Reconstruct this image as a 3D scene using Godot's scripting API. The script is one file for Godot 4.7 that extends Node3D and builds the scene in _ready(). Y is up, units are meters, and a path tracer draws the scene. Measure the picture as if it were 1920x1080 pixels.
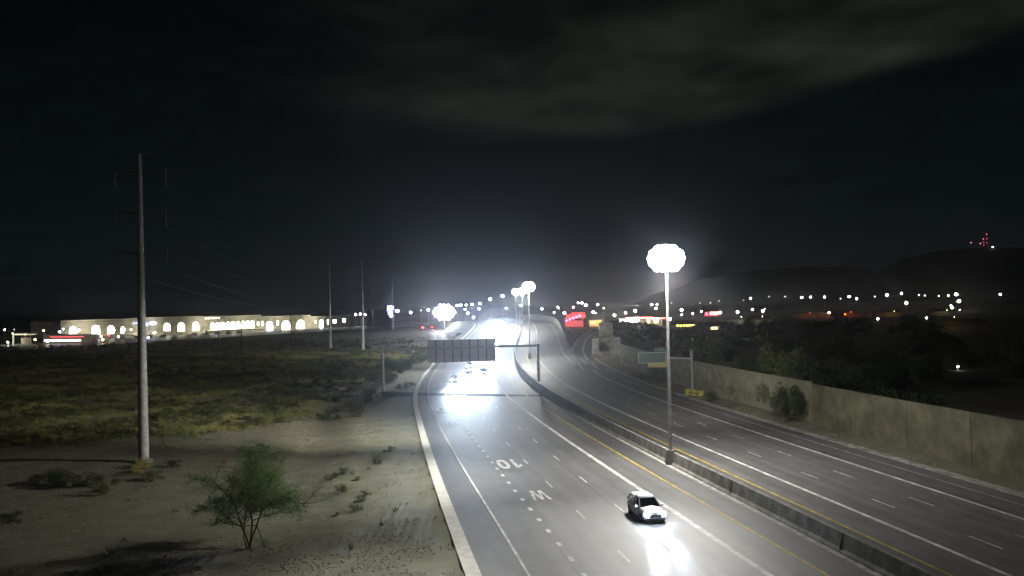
extends Node3D

# World: metres, camera mast at the origin, the motorway runs away along -z. "Z" below is distance ahead (= -z).
var taken := {}
var shared := {}
var rng := RandomNumberGenerator.new()
var hill_noise := FastNoiseLite.new()
var soil_noise := FastNoiseLite.new()

# centre line of the median barrier: x for every 20 m from Z = -150
var centre := PackedFloat32Array([55.00, 51.79, 48.60, 45.41, 42.21, 38.99, 35.76, 32.58, 29.47, 26.41, 23.30, 20.07, 16.75, 13.51, 10.45, 7.63, 5.26, 3.48, 2.25, 1.40, 0.87, 0.63, 0.70, 1.06, 1.60, 2.22, 2.84, 3.37, 3.78, 4.01, 4.02, 3.67, 2.73, 1.00, -1.61, -4.99, -9.00, -13.55, -18.58, -24.04, -29.91, -36.12, -42.64, -49.42, -56.41, -63.57, -70.87, -78.27, -85.75, -93.29, -100.87, -108.50, -116.16, -123.85])

var asphalt: StandardMaterial3D
var paint_white: StandardMaterial3D
var paint_yellow: StandardMaterial3D
var concrete: StandardMaterial3D
var block_wall: StandardMaterial3D
var galvanised: StandardMaterial3D
var dark_metal: StandardMaterial3D
var white_glow: StandardMaterial3D
var blue_glow: StandardMaterial3D
var pink_glow: StandardMaterial3D
var warm_glow: StandardMaterial3D
var red_glow: StandardMaterial3D
var dim_glow: StandardMaterial3D
var window_lights: Array = []
var orange_glow: StandardMaterial3D


func _ready() -> void:
	rng.seed = 4051
	var cam := Camera3D.new()
	cam.name = "camera"
	cam.position = Vector3(0, 17, 0)
	cam.rotation_degrees = Vector3(0.92, 0, -1.2)
	cam.fov = 35.44
	cam.near = 0.2
	cam.far = 6000
	cam.current = true
	add_child(cam)
	var we := WorldEnvironment.new()
	we.name = "environment"
	var env := Environment.new()
	env.background_mode = Environment.BG_SKY
	var sky := Sky.new()
	var pano := PanoramaSkyMaterial.new()
	pano.panorama = night_sky()
	sky.sky_material = pano
	env.sky = sky
	env.background_energy_multiplier = 1.0
	env.tonemap_mode = Environment.TONE_MAPPER_LINEAR
	env.tonemap_exposure = 1.0
	env.sdfgi_enabled = true
	env.ssao_enabled = true
	env.ssil_enabled = true
	env.volumetric_fog_enabled = true
	env.volumetric_fog_density = 0.00016
	env.volumetric_fog_albedo = Color(0.93, 0.95, 1.0)
	env.volumetric_fog_anisotropy = 0.92
	we.environment = env
	add_child(we)
	make_materials()
	build_ground()
	build_road()
	build_median()
	build_walls()
	build_hills()
	build_masts()
	build_gantry()
	build_cantilever()
	build_traffic()
	build_power_line()
	build_plants()
	build_shops()
	build_crossing()
	build_neighbourhood()
	build_far_lamps()


# ---------------------------------------------------------------- helpers

func numbered(parent: Node, called: String) -> String:
	var key := str(parent.get_instance_id()) + called
	var n: int = taken.get(key, 0)
	taken[key] = n + 1
	return called if n == 0 else "%s_%03d" % [called, n]


func put(parent: Node, o: Node3D, called: String) -> Node3D:
	o.name = numbered(parent, called)
	parent.add_child(o, true)
	return o


func thing(called: String, label: String, category: String, at := Vector3.ZERO, turn := 0.0, group := "") -> Node3D:
	var o := Node3D.new()
	put(self, o, called)
	o.position = at
	o.rotation.y = turn
	tag(o, label, category, group)
	return o


func tag(o: Node3D, label: String, category: String, group := "") -> void:
	o.set_meta("label", label)
	o.set_meta("category", category)
	if group != "":
		o.set_meta("group", group)


func copy_of(source: Node3D, label: String, at: Vector3, turn := 0.0) -> Node3D:
	var o: Node3D = source.duplicate()
	put(self, o, str(source.name).rstrip("0123456789").rstrip("_"))
	o.position = at
	o.rotation = Vector3(0, turn, 0)
	o.set_meta("label", label)
	return o


func part(parent: Node, called: String, mesh: Mesh, m: Material, at := Vector3.ZERO, rot := Vector3.ZERO) -> MeshInstance3D:
	var o := MeshInstance3D.new()
	o.mesh = mesh
	o.material_override = m
	o.position = at
	o.rotation = rot
	put(parent, o, called)
	return o


func struct(called: String, mesh: Mesh, m: Material, parent: Node = self) -> MeshInstance3D:
	var o := part(parent, called, mesh, m)
	if parent == self:
		o.set_meta("kind", "structure")
	return o


func start() -> SurfaceTool:
	var st := SurfaceTool.new()
	st.begin(Mesh.PRIMITIVE_TRIANGLES)
	return st


# four corners, counter-clockwise as seen from the front
func quad(st: SurfaceTool, a: Vector3, b: Vector3, c: Vector3, d: Vector3) -> void:
	for p: Vector3 in [a, c, b, a, d, c]:
		st.add_vertex(p)


func tri(st: SurfaceTool, a: Vector3, b: Vector3, c: Vector3) -> void:
	for p: Vector3 in [a, c, b]:
		st.add_vertex(p)


func finish(st: SurfaceTool) -> ArrayMesh:
	st.generate_normals()
	return st.commit()


func box_mesh(size: Vector3) -> BoxMesh:
	var key := "box%s" % size
	if not shared.has(key):
		var b := BoxMesh.new()
		b.size = size
		shared[key] = b
	return shared[key]


func add_box(st: SurfaceTool, at: Vector3, size: Vector3, basis := Basis()) -> void:
	st.append_from(box_mesh(size), 0, Transform3D(basis, at))


func rod(a: float, b: float, h: float, sides := 12) -> CylinderMesh:
	var key := "rod%s_%s_%s_%d" % [a, b, h, sides]
	if not shared.has(key):
		var c := CylinderMesh.new()
		c.bottom_radius = a
		c.top_radius = b
		c.height = h
		c.radial_segments = sides
		c.rings = 1
		shared[key] = c
	return shared[key]


func add_rod(st: SurfaceTool, p: Vector3, q: Vector3, ra: float, rb: float, sides := 8) -> void:
	var d := q - p
	var y := d.normalized()
	var x := y.cross(Vector3(0.31, 0.2, 0.93)).normalized()
	var c := CylinderMesh.new()
	c.bottom_radius = ra
	c.top_radius = rb
	c.height = d.length()
	c.radial_segments = sides
	c.rings = 0
	st.append_from(c, 0, Transform3D(Basis(x, y, x.cross(y)), (p + q) * 0.5))


func rod_between(p: Vector3, q: Vector3, ra: float, rb: float, sides := 8) -> ArrayMesh:
	var st := start()
	add_rod(st, p, q, ra, rb, sides)
	return st.commit()


func ball(r: float, squash := 1.0) -> SphereMesh:
	var key := "ball%s_%s" % [r, squash]
	if not shared.has(key):
		var s := SphereMesh.new()
		s.radius = r
		s.height = 2 * r * squash
		s.radial_segments = 12
		s.rings = 6
		shared[key] = s
	return shared[key]


# rings of equal length joined into a skin, closed round each ring; capped at both ends
func loft(rings: Array, smooth := true) -> ArrayMesh:
	var st := start()
	st.set_smooth_group(0 if smooth else -1)
	var n: int = rings[0].size()
	for i in rings.size() - 1:
		for k in n:
			var l := (k + 1) % n
			quad(st, rings[i][k], rings[i][l], rings[i + 1][l], rings[i + 1][k])
	st.set_smooth_group(-1)
	for k in range(1, n - 1):
		tri(st, rings[0][0], rings[0][k + 1], rings[0][k])
		tri(st, rings[-1][0], rings[-1][k], rings[-1][k + 1])
	return finish(st)


# ---------------------------------------------------------------- the line of the motorway

func cx(z: float) -> float:
	var k := clampf((z + 150.0) / 20.0, 0.0, centre.size() - 1.001)
	var i := int(k)
	var a := centre[maxi(i - 1, 0)]
	var b := centre[i]
	var c := centre[mini(i + 1, centre.size() - 1)]
	var d := centre[mini(i + 2, centre.size() - 1)]
	return cubic_interpolate(b, c, a, d, k - i)


func rise(z: float) -> float:
	return 6.2 * smoothstep(225.0, 520.0, z) * (1.0 - smoothstep(540.0, 820.0, z))


func heading(z: float) -> Vector2:
	return Vector2(cx(z + 1.0) - cx(z - 1.0), 2.0).normalized()


func on_road(off: float, z: float, up := 0.0) -> Vector3:
	var t := heading(z)
	return Vector3(cx(z) + off * t.y, rise(z) + up, -(z - off * t.x))


func off_of(x: float, z: float) -> float:
	return (x - cx(z)) * heading(z).y


func gutter(z: float) -> float:
	return -25.2 + 1.0 * smoothstep(60.0, 150.0, z) + 0.5 * smoothstep(150.0, 240.0, z)


# a ribbon along the road between two offsets; o0 and o1 may be floats or Callables of Z
func ribbon(st: SurfaceTool, o0: Variant, o1: Variant, z0: float, z1: float, step: float, up: float) -> void:
	var n := maxi(1, ceili((z1 - z0) / step))
	st.set_smooth_group(0)
	var run := 0.0
	for i in n:
		var za := lerpf(z0, z1, float(i) / n)
		var zb := lerpf(z0, z1, float(i + 1) / n)
		var la: float = o0.call(za) if o0 is Callable else o0
		var ra: float = o1.call(za) if o1 is Callable else o1
		var lb: float = o0.call(zb) if o0 is Callable else o0
		var rb: float = o1.call(zb) if o1 is Callable else o1
		var p: Array = [on_road(la, za, up), on_road(ra, za, up), on_road(rb, zb, up), on_road(lb, zb, up)]
		var t: Array = [Vector2(la, za), Vector2(ra, za), Vector2(rb, zb), Vector2(lb, zb)]
		for k: int in [0, 2, 1, 0, 3, 2]:
			st.set_uv(Vector2((t[k].x + 27.0) / 54.0, t[k].y / 64.0))
			st.add_vertex(p[k])


func strip(o0: Variant, o1: Variant, z0: float, z1: float, up: float, step := 4.0) -> ArrayMesh:
	var st := start()
	ribbon(st, o0, o1, z0, z1, step, up)
	return finish(st)


# a flat ribbon of half width w along free points (x, Z, y)
func path_strip(pts: Array, w0: float, w1: float, up: float) -> ArrayMesh:
	var curve := Curve3D.new()
	for i in pts.size():
		var p := Vector3(pts[i].x, pts[i].z, -pts[i].y)
		var a: Vector3 = pts[maxi(i - 1, 0)]
		var b: Vector3 = pts[mini(i + 1, pts.size() - 1)]
		var t := Vector3(b.x - a.x, b.z - a.z, -(b.y - a.y)) / 6.0
		curve.add_point(p, -t, t)
	var st := start()
	st.set_smooth_group(0)
	var length := curve.get_baked_length()
	var n := ceili(length / 4.0)
	var last: Array = []
	for i in n + 1:
		var d := length * i / n
		var p := curve.sample_baked(d, true)
		var q := curve.sample_baked(minf(d + 1.0, length), true) - curve.sample_baked(maxf(d - 1.0, 0.0), true)
		q.y = 0
		var side := q.normalized().cross(Vector3.UP)
		var now: Array = [p + side * w0 + Vector3.UP * up, p + side * w1 + Vector3.UP * up]
		if i > 0:
			quad(st, last[0], last[1], now[1], now[0])
		last = now
	return finish(st)


# ---------------------------------------------------------------- sky and materials

func night_sky() -> ImageTexture:
	var w := 1024
	var h := 512
	var im := Image.create(w, h, false, Image.FORMAT_RGBAF)
	var n := FastNoiseLite.new()
	n.seed = 11
	n.frequency = 0.32
	n.fractal_octaves = 5
	var fine := FastNoiseLite.new()
	fine.seed = 5
	fine.frequency = 1.1
	fine.fractal_octaves = 4
	var low := Color(0.0052, 0.0092, 0.0105)
	var clear := Color(0.0009, 0.0016, 0.0014)
	var deck := Color(0.0235, 0.0250, 0.0200)
	for j in h:
		var el := (0.5 - (j + 0.5) / h) * PI
		for i in w:
			var az := wrapf((i + 0.5) / w * TAU, -PI, PI)
			var c := clear.lerp(low, pow(1.0 - clampf(sin(el), 0.0, 1.0), 7.0))
			if el > 0.01:
				var u := sin(az) / tan(el)
				var v := cos(az) / tan(el)
				# a deck of thin cloud drifting overhead, its edge some way ahead, torn on the city's dark side
				var edge := 5.7 - 1.1 * pow(maxf(u - 0.5, 0.0), 1.6) + 0.35 * n.get_noise_2d(u * 2.0, v * 2.0)
				var inside := smoothstep(-0.05, 0.7, edge - v) * smoothstep(-1.3, 1.1, u + 0.6 * n.get_noise_2d(u + 9.0, v))
				var body := clampf(0.62 + 0.75 * n.get_noise_2d(u, v * 0.6) + 0.5 * fine.get_noise_2d(u, v), 0.12, 1.2)
				var far := exp(-maxf(v - 5.0, 0.0) * 0.1)
				c = c.lerp(deck, clampf(inside * body * far * (0.35 + 0.65 * smoothstep(0.4, 4.6, Vector2(u, v).length())), 0.0, 1.0))
				var thin := 1.0 + 0.45 * fine.get_noise_2d(u * 5.0, v * 5.0) * smoothstep(9.0, 4.0, v) + 0.35 * n.get_noise_2d(u * 3.0 + 40.0, v * 3.0)
				c = Color(c.r * thin, c.g * thin, c.b * thin)
			elif el < 0.0:
				c = Color(0.002, 0.002, 0.002)
			c.a = 1.0
			im.set_pixel(i, j, c)
	return ImageTexture.create_from_image(im)


func noise_tex(frequency: float, lo: Color, hi: Color, sd: int, octaves := 5, size := 512) -> NoiseTexture2D:
	var n := FastNoiseLite.new()
	n.noise_type = FastNoiseLite.TYPE_SIMPLEX_SMOOTH
	n.frequency = frequency
	n.fractal_octaves = octaves
	n.fractal_gain = 0.62
	n.seed = sd
	var t := NoiseTexture2D.new()
	t.width = size
	t.height = size
	t.seamless = true
	t.noise = n
	var g := Gradient.new()
	g.set_color(0, lo)
	g.set_color(1, hi)
	g.set_offset(0, 0.22)
	g.set_offset(1, 0.78)
	t.color_ramp = g
	return t


# base colour given as linear reflectance, low and high
func grainy(lo: Color, hi: Color, tile: float, rough: float, sd: int, frequency := 0.02, bump := 0.0) -> StandardMaterial3D:
	var m := StandardMaterial3D.new()
	m.albedo_texture = noise_tex(frequency, lo.linear_to_srgb(), hi.linear_to_srgb(), sd)
	m.uv1_triplanar = true
	m.uv1_world_triplanar = true
	m.uv1_scale = Vector3.ONE / tile
	m.roughness = rough
	m.metallic_specular = 0.35
	if bump > 0.0:
		m.heightmap_enabled = true
		m.heightmap_texture = noise_tex(frequency * 2.0, Color.BLACK, Color.WHITE, sd + 3)
		m.heightmap_scale = bump
	return m


func stained(m: StandardMaterial3D, tile: float, depth: float, sd: int) -> StandardMaterial3D:
	m.detail_enabled = true
	m.detail_blend_mode = BaseMaterial3D.BLEND_MODE_MUL
	m.detail_uv_layer = BaseMaterial3D.DETAIL_UV_2
	m.detail_albedo = noise_tex(0.012, Color(depth, depth, depth), Color.WHITE, sd, 4)
	m.uv2_triplanar = true
	m.uv2_world_triplanar = true
	m.uv2_scale = Vector3.ONE / tile
	return m


func plain(c: Color, rough := 0.6, metal := 0.0) -> StandardMaterial3D:
	var m := StandardMaterial3D.new()
	m.albedo_color = c.linear_to_srgb()
	m.roughness = rough
	m.metallic = metal
	return m


func glow(c: Color, energy: float) -> StandardMaterial3D:
	var m := StandardMaterial3D.new()
	m.albedo_color = Color(0.8, 0.8, 0.8)
	m.emission_enabled = true
	m.emission = c
	m.emission_energy_multiplier = energy
	return m


func asphalt_texture() -> ImageTexture:
	# across: 54 m of carriageway from offset -27; along: 64 m. Oil in the lane middles, polished wheel tracks, tar joints
	var w := 1024
	var h := 1024
	var im := Image.create(w, h, false, Image.FORMAT_RGB8)
	var n := FastNoiseLite.new()
	n.seed = 21
	n.frequency = 0.02
	n.fractal_octaves = 5
	n.fractal_gain = 0.65
	var long := FastNoiseLite.new()
	long.seed = 8
	long.frequency = 0.02
	long.fractal_octaves = 3
	var lanes := PackedFloat32Array([-19.6, -16.1, -12.55, -8.9, -5.2, 5.1, 8.55, 12.0, 15.4])
	var joints := PackedFloat32Array([-21.9, -18.25, -14.55, -11.1, -6.5, -3.1, 3.0, 7.1, 10.6, 13.9, 17.7])
	for i in w:
		var off := -27.0 + 54.0 * (i + 0.5) / w
		var lane := 1.0
		for l in lanes:
			var d := absf(off - l)
			lane += -0.13 * exp(-pow(d / 0.45, 2.0)) + 0.10 * exp(-pow((d - 0.95) / 0.32, 2.0))
		var joint := 0.0
		for l in joints:
			joint = maxf(joint, exp(-pow((off - l) / 0.07, 2.0)))
		var shoulder := 1.0 if off > -21.3 and off < 17.3 and absf(off) > 3.5 else 0.86
		for j in h:
			# wraps along the road: blend two samples so that the ends meet
			var t := float(j) / h
			var a := n.get_noise_2d(i, j * 0.6)
			var b := n.get_noise_2d(i, (j - h) * 0.6)
			var s := lerpf(a, b, t)
			var p := lerpf(long.get_noise_2d(i * 1.5, j * 0.05), long.get_noise_2d(i * 1.5, (j - h) * 0.05), t)
			var v := 0.09 * (1.0 + 0.3 * (rng.randf() - 0.5) + 0.2 * (rng.randf() - 0.5)) * lane * shoulder * (1.0 + 0.42 * s + 0.34 * p) * (1.0 - 0.5 * joint * clampf(0.6 + 2.0 * p, 0.0, 1.0))
			im.set_pixel(i, j, Color(v * 1.03, v, v * 0.97).linear_to_srgb())
	return ImageTexture.create_from_image(im)


func make_materials() -> void:
	hill_noise.seed = 3
	hill_noise.frequency = 0.01
	hill_noise.fractal_octaves = 4
	soil_noise.seed = 77
	soil_noise.frequency = 0.045
	soil_noise.fractal_octaves = 4
	asphalt = StandardMaterial3D.new()
	asphalt.albedo_texture = asphalt_texture()
	asphalt.roughness = 0.62
	asphalt.metallic_specular = 0.5
	paint_white = stained(grainy(Color(0.55, 0.54, 0.5), Color(0.8, 0.79, 0.75), 3.0, 0.6, 4, 0.04), 11.0, 0.75, 14)
	paint_yellow = stained(grainy(Color(0.50, 0.38, 0.06), Color(0.66, 0.5, 0.08), 3.0, 0.6, 6, 0.04), 11.0, 0.75, 15)
	concrete = stained(grainy(Color(0.22, 0.21, 0.19), Color(0.36, 0.35, 0.31), 2.0, 0.85, 9, 0.02, 0.6), 14.0, 0.7, 10)
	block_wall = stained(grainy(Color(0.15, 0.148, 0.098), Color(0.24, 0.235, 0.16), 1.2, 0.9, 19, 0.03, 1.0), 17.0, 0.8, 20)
	galvanised = stained(grainy(Color(0.42, 0.42, 0.41), Color(0.6, 0.6, 0.57), 1.5, 0.55, 29, 0.02), 4.0, 0.8, 30)
	galvanised.metallic = 0.25
	dark_metal = plain(Color(0.05, 0.05, 0.052), 0.55, 0.3)
	white_glow = glow(Color(1.0, 0.98, 0.93), 40.0)
	dim_glow = glow(Color(1.0, 0.96, 0.88), 7.0)
	blue_glow = glow(Color(0.72, 0.76, 1.0), 40.0)
	pink_glow = glow(Color(1.0, 0.7, 0.75), 30.0)
	warm_glow = glow(Color(1.0, 0.86, 0.6), 25.0)
	red_glow = glow(Color(1.0, 0.07, 0.16), 14.0)
	orange_glow = glow(Color(1.0, 0.35, 0.1), 20.0)


# ---------------------------------------------------------------- ground

var ramp_right: Array = [Vector3(19.0, 224, 0), Vector3(19.5, 263, 0), Vector3(21.6, 305, 0), Vector3(25.6, 350, 0), Vector3(33.5, 425, 0), Vector3(51, 530, 0), Vector3(76, 640, 0)]
var ramp_left: Array = [Vector3(-31, 330, 0), Vector3(-33, 400, 0), Vector3(-37, 450, 0), Vector3(-46, 530, 0), Vector3(-64, 640, 0), Vector3(-80, 720, 0)]


func near_ramp(pts: Array, x: float, z: float) -> float:
	var best := 1e9
	var p := Vector2(x, z)
	for i in pts.size() - 1:
		var q := Geometry2D.get_closest_point_to_segment(p, Vector2(pts[i].x, pts[i].y), Vector2(pts[i + 1].x, pts[i + 1].y))
		best = minf(best, p.distance_to(q))
	return best


func ground_at(x: float, z: float) -> float:
	var off := off_of(x, z)
	var g := soil_noise.get_noise_2d(x, z)
	var wild := smoothstep(27.0, 40.0, -off)
	var y := -0.04 + wild * (0.45 + 0.55 * smoothstep(95.0, 130.0, z)) * (0.4 * g + 0.5 * hill_noise.get_noise_2d(x * 1.3, z * 1.3))
	if off < -27.0 and z < 330.0:
		# a shallow drain follows the verge, the field beyond lies a little higher
		y += -(0.25 + 0.5 * smoothstep(100.0, 135.0, z)) * exp(-pow((-off - 38.0 - 3.0 * hill_noise.get_noise_2d(z, 7.0)) / 3.0, 2.0)) + 0.4 * smoothstep(40.0, 62.0, -off)
	if off > 22.8 and z < 260.0:
		y += 0.10 + 0.5 * smoothstep(22.8, 25.5, off) * (1.0 + 0.4 * g)
	y *= 1.0 - smoothstep(380.0, 480.0, z)
	var h := rise(z)
	var edge := 23.0 if z < 262.0 else 18.6
	var out := maxf(maxf(gutter(z) - off, off - edge), 0.0)
	if z > 200.0 and z < 850.0:
		y = maxf(y, h - 0.03 - out * 0.55)
	var r := minf(near_ramp(ramp_right, x, z), near_ramp(ramp_left, x, z)) if z > 215.0 and z < 740.0 else 99.0
	if r < 4.5:
		y = minf(y, -0.3)
	if off > gutter(z) + 0.5 and off < edge - 0.5:
		y = h - 0.3
	return y


func grow(list: PackedFloat32Array, to: float, first: float, factor: float) -> void:
	var s := first
	while list[-1] < to:
		list.append(minf(list[-1] + s, to))
		s *= factor


func build_ground() -> void:
	var xs := PackedFloat32Array([-95.0])
	grow(xs, 62.0, 1.0, 1.0)
	grow(xs, 4200.0, 1.3, 1.16)
	var west := PackedFloat32Array([95.0])
	grow(west, 3200.0, 1.3, 1.16)
	var all_x := PackedFloat32Array()
	for i in range(west.size() - 1, 0, -1):
		all_x.append(-west[i])
	all_x.append_array(xs)
	var zs := PackedFloat32Array([-400.0, -250.0, -150.0, -80.0, -40.0, -15.0, 0.0, 12.0, 20.0, 28.0])
	grow(zs, 38.0, 2.0, 1.0)
	grow(zs, 320.0, 1.15, 1.0)
	grow(zs, 900.0, 4.0, 1.012)
	grow(zs, 5200.0, 14.0, 1.16)
	var nx := all_x.size()
	var nz := zs.size()
	var v := PackedVector3Array()
	var col := PackedColorArray()
	var idx := PackedInt32Array()
	for j in nz:
		for i in nx:
			var x := all_x[i]
			var z := zs[j]
			v.append(Vector3(x, ground_at(x, z), -z))
			col.append(soil_colour(x, z))
			if i > 0 and j > 0:
				var a := (j - 1) * nx + i - 1
				var b := a + 1
				var c := j * nx + i
				var d := c - 1
				for k: int in [a, c, b, a, d, c]:
					idx.append(k)
	var arrays := []
	arrays.resize(Mesh.ARRAY_MAX)
	arrays[Mesh.ARRAY_VERTEX] = v
	arrays[Mesh.ARRAY_COLOR] = col
	arrays[Mesh.ARRAY_INDEX] = idx
	var raw := ArrayMesh.new()
	raw.add_surface_from_arrays(Mesh.PRIMITIVE_TRIANGLES, arrays)
	var st := start()
	st.append_from(raw, 0, Transform3D())
	st.generate_normals()
	var m := stained(grainy(Color(0.45, 0.45, 0.45), Color(1, 1, 1), 5.0, 0.95, 41, 0.06, 2.0), 23.0, 0.86, 42)
	m.vertex_color_use_as_albedo = true
	struct("ground", st.commit(), m)


# bare gravel by the road, dry brown patches and weedy soil in the field: what the earth itself is
func weedy(x: float, z: float) -> float:
	var off := -off_of(x, z)
	var n := soil_noise.get_noise_2d(x * 1.7, z * 1.7) + 0.6 * hill_noise.get_noise_2d(x * 3.0, z * 3.0)
	var line := 116.0 + 6.0 * hill_noise.get_noise_2d(x * 4.0, 3.0) + maxf(0.0, x + 42.0) * 1.75
	return smoothstep(-3.0, 5.0, z - line + 5.0 * n) * smoothstep(lerpf(36.0, 27.0, smoothstep(210.0, 250.0, z)), lerpf(43.0, 34.0, smoothstep(210.0, 250.0, z)), off + 4.0 * n)


func soil_colour(x: float, z: float) -> Color:
	var gravel := Color(0.25, 0.25, 0.165)
	var dirt := Color(0.215, 0.195, 0.135)
	var weeds := Color(0.062, 0.066, 0.034)
	var straw := Color(0.15, 0.138, 0.08)
	var n := soil_noise.get_noise_2d(x, z + 300.0)
	var off := off_of(x, z)
	var c := gravel.lerp(dirt, clampf(smoothstep(30.0, 44.0, -off) + 0.6 * n, 0.0, 1.0))
	if off > 0.0:
		c = Color(0.13, 0.12, 0.085).lerp(dirt, clampf(0.4 + n, 0.0, 1.0))
	var w := weedy(x, z)
	c = c.lerp(weeds.lerp(straw, clampf(0.35 + 1.3 * soil_noise.get_noise_2d(x * 0.8 + 50.0, z * 0.8), 0.0, 1.0)), w * 0.9)
	return c


# ---------------------------------------------------------------- road and its markings

func build_road() -> void:
	var right := func(z: float) -> float: return 22.3 if z < 250.0 else lerpf(21.5, 18.3, smoothstep(250.0, 270.0, z))
	var road := struct("road", strip(func(z: float) -> float: return gutter(z) + 0.4, right, -140.0, 900.0, 0.0, 5.0), asphalt)
	var lane_dark := stained(grainy(Color(0.05, 0.05, 0.05), Color(0.075, 0.074, 0.072), 2.5, 0.62, 51, 0.03), 20.0, 0.8, 52)
	for r: Array in [[ramp_right, "exit_ramp", -3.4, 3.9], [ramp_left, "entry_ramp", -4.0, 4.0]]:
		var ramp := struct(r[1], path_strip(r[0], r[2], r[3], 0.05), lane_dark)
		struct("edge_line", path_strip(r[0], -1.85, -1.6, 0.07), paint_white, ramp)
		struct("edge_line", path_strip(r[0], 1.85, 2.1, 0.07), paint_white, ramp)
	# concrete gutter on the outer edge of the near carriageway, and the kerbs
	struct("gutter", strip(gutter, func(z: float) -> float: return gutter(z) + 1.0 - 0.2 * smoothstep(60.0, 160.0, z), -140.0, 620.0, 0.015), stained(grainy(Color(0.6, 0.6, 0.55), Color(0.68, 0.67, 0.61), 1.6, 0.85, 55, 0.02), 9.0, 0.9, 56))
	var kerb := start()
	ribbon(kerb, 22.3, 23.2, -140.0, 262.0, 4.0, 0.14)
	for z in range(-140, 260, 4):
		quad(kerb, on_road(22.3, z + 4, 0.0), on_road(22.3, z, 0.0), on_road(22.3, z, 0.14), on_road(22.3, z + 4, 0.14))
	struct("kerb", finish(kerb), concrete)
	# solid lines
	for l: Array in [[-21.42, -21.22, -140.0, 560.0], [-7.2, -6.76, -140.0, 560.0], [6.58, 6.96, -140.0, 560.0], [17.06, 17.36, -140.0, 215.0], [20.25, 20.36, -140.0, 205.0]]:
		struct("lane_line", strip(l[0], l[1], l[2], l[3], 0.008), paint_white, road)
	struct("lane_line", strip(func(z: float) -> float: return 17.1 + 1.6 * smoothstep(180.0, 262.0, z), func(z: float) -> float: return 17.3 + 1.6 * smoothstep(180.0, 262.0, z), 215.0, 262.0, 0.008), paint_white, road)
	struct("lane_line", strip(15.2, 15.42, 226.0, 560.0, 0.008), paint_white, road)
	struct("lane_line", strip(-3.71, -3.49, -140.0, 560.0, 0.008), paint_yellow, road)
	struct("lane_line", strip(3.39, 3.61, -140.0, 560.0, 0.008), paint_yellow, road)
	# lane dashes, ten feet of paint every forty feet
	for s: Array in [[-14.45, 62.4, 2.9], [-10.85, 51.6, 2.9], [10.3, 60.0, 3.3], [13.6, 59.8, 3.3]]:
		for k in range(-2, 26):
			var z: float = s[1] + 12.1 * k + (s[0] - 1.0) * 0.0
			struct("lane_dash", strip(s[0] - 0.07, s[0] + 0.07, z - s[2] * 0.5, z + s[2] * 0.5, 0.009, 1.5), paint_white, road)
	# short wide dots of the exit lane
	for k in range(-2, 34):
		var z := 59.0 + 3.66 * k
		struct("lane_dot", strip(-18.14, -17.82, z - 0.5, z + 0.5, 0.009, 1.0), paint_white, road)
	# lettering, read by drivers who come towards the camera
	lettering(road, "10", -0.70, 95.4, 2.5, 5.2)
	lettering(road, "W", 1.97, 79.7, 1.6, 3.9)
	lettering(road, "10", -10.9, 145.5, 3.6, 7.0)
	lettering(road, "W", -9.1, 129.5, 1.7, 4.6)
	# a strip of newer, darker asphalt crosses both verge and lanes under the sign gantry; the paint was left over it
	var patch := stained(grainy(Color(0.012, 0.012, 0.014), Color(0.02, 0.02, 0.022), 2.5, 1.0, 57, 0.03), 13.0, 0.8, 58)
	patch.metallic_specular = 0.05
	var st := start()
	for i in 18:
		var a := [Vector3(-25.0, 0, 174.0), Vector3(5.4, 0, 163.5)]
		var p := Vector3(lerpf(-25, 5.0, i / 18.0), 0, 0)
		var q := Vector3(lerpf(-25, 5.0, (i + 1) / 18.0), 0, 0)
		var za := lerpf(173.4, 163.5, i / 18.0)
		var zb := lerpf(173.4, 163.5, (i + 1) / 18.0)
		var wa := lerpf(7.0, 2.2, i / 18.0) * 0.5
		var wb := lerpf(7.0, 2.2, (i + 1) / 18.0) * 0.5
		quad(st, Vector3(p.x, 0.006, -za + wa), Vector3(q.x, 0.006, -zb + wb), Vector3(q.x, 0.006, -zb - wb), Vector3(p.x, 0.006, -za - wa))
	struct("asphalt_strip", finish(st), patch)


func lettering(road: Node3D, text: String, x: float, z: float, width: float, length: float) -> void:
	var font := SystemFont.new()
	font.font_names = PackedStringArray(["Droid Sans"])
	font.font_weight = 700
	var t := TextMesh.new()
	t.text = text
	t.font = font
	t.font_size = 64
	t.pixel_size = 0.02
	t.depth = 0.004
	var size := t.get_aabb().size
	var o := part(road, "painted_letters", t, paint_white)
	# flat on the lane, upright for a driver who looks towards the camera
	var h := heading(z)
	var ahead := Vector3(-h.x, 0, h.y)
	var sideways := Vector3.UP.cross(ahead).normalized()
	var b := Basis(-ahead.cross(Vector3.UP) * -1.0, ahead, Vector3.UP)
	b = Basis(ahead.cross(Vector3.UP), ahead, Vector3.UP)
	o.transform = Transform3D(b.scaled_local(Vector3(width / size.x, length / size.y, 1.0)), Vector3(x, 0.012, -z))


# ---------------------------------------------------------------- median

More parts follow.
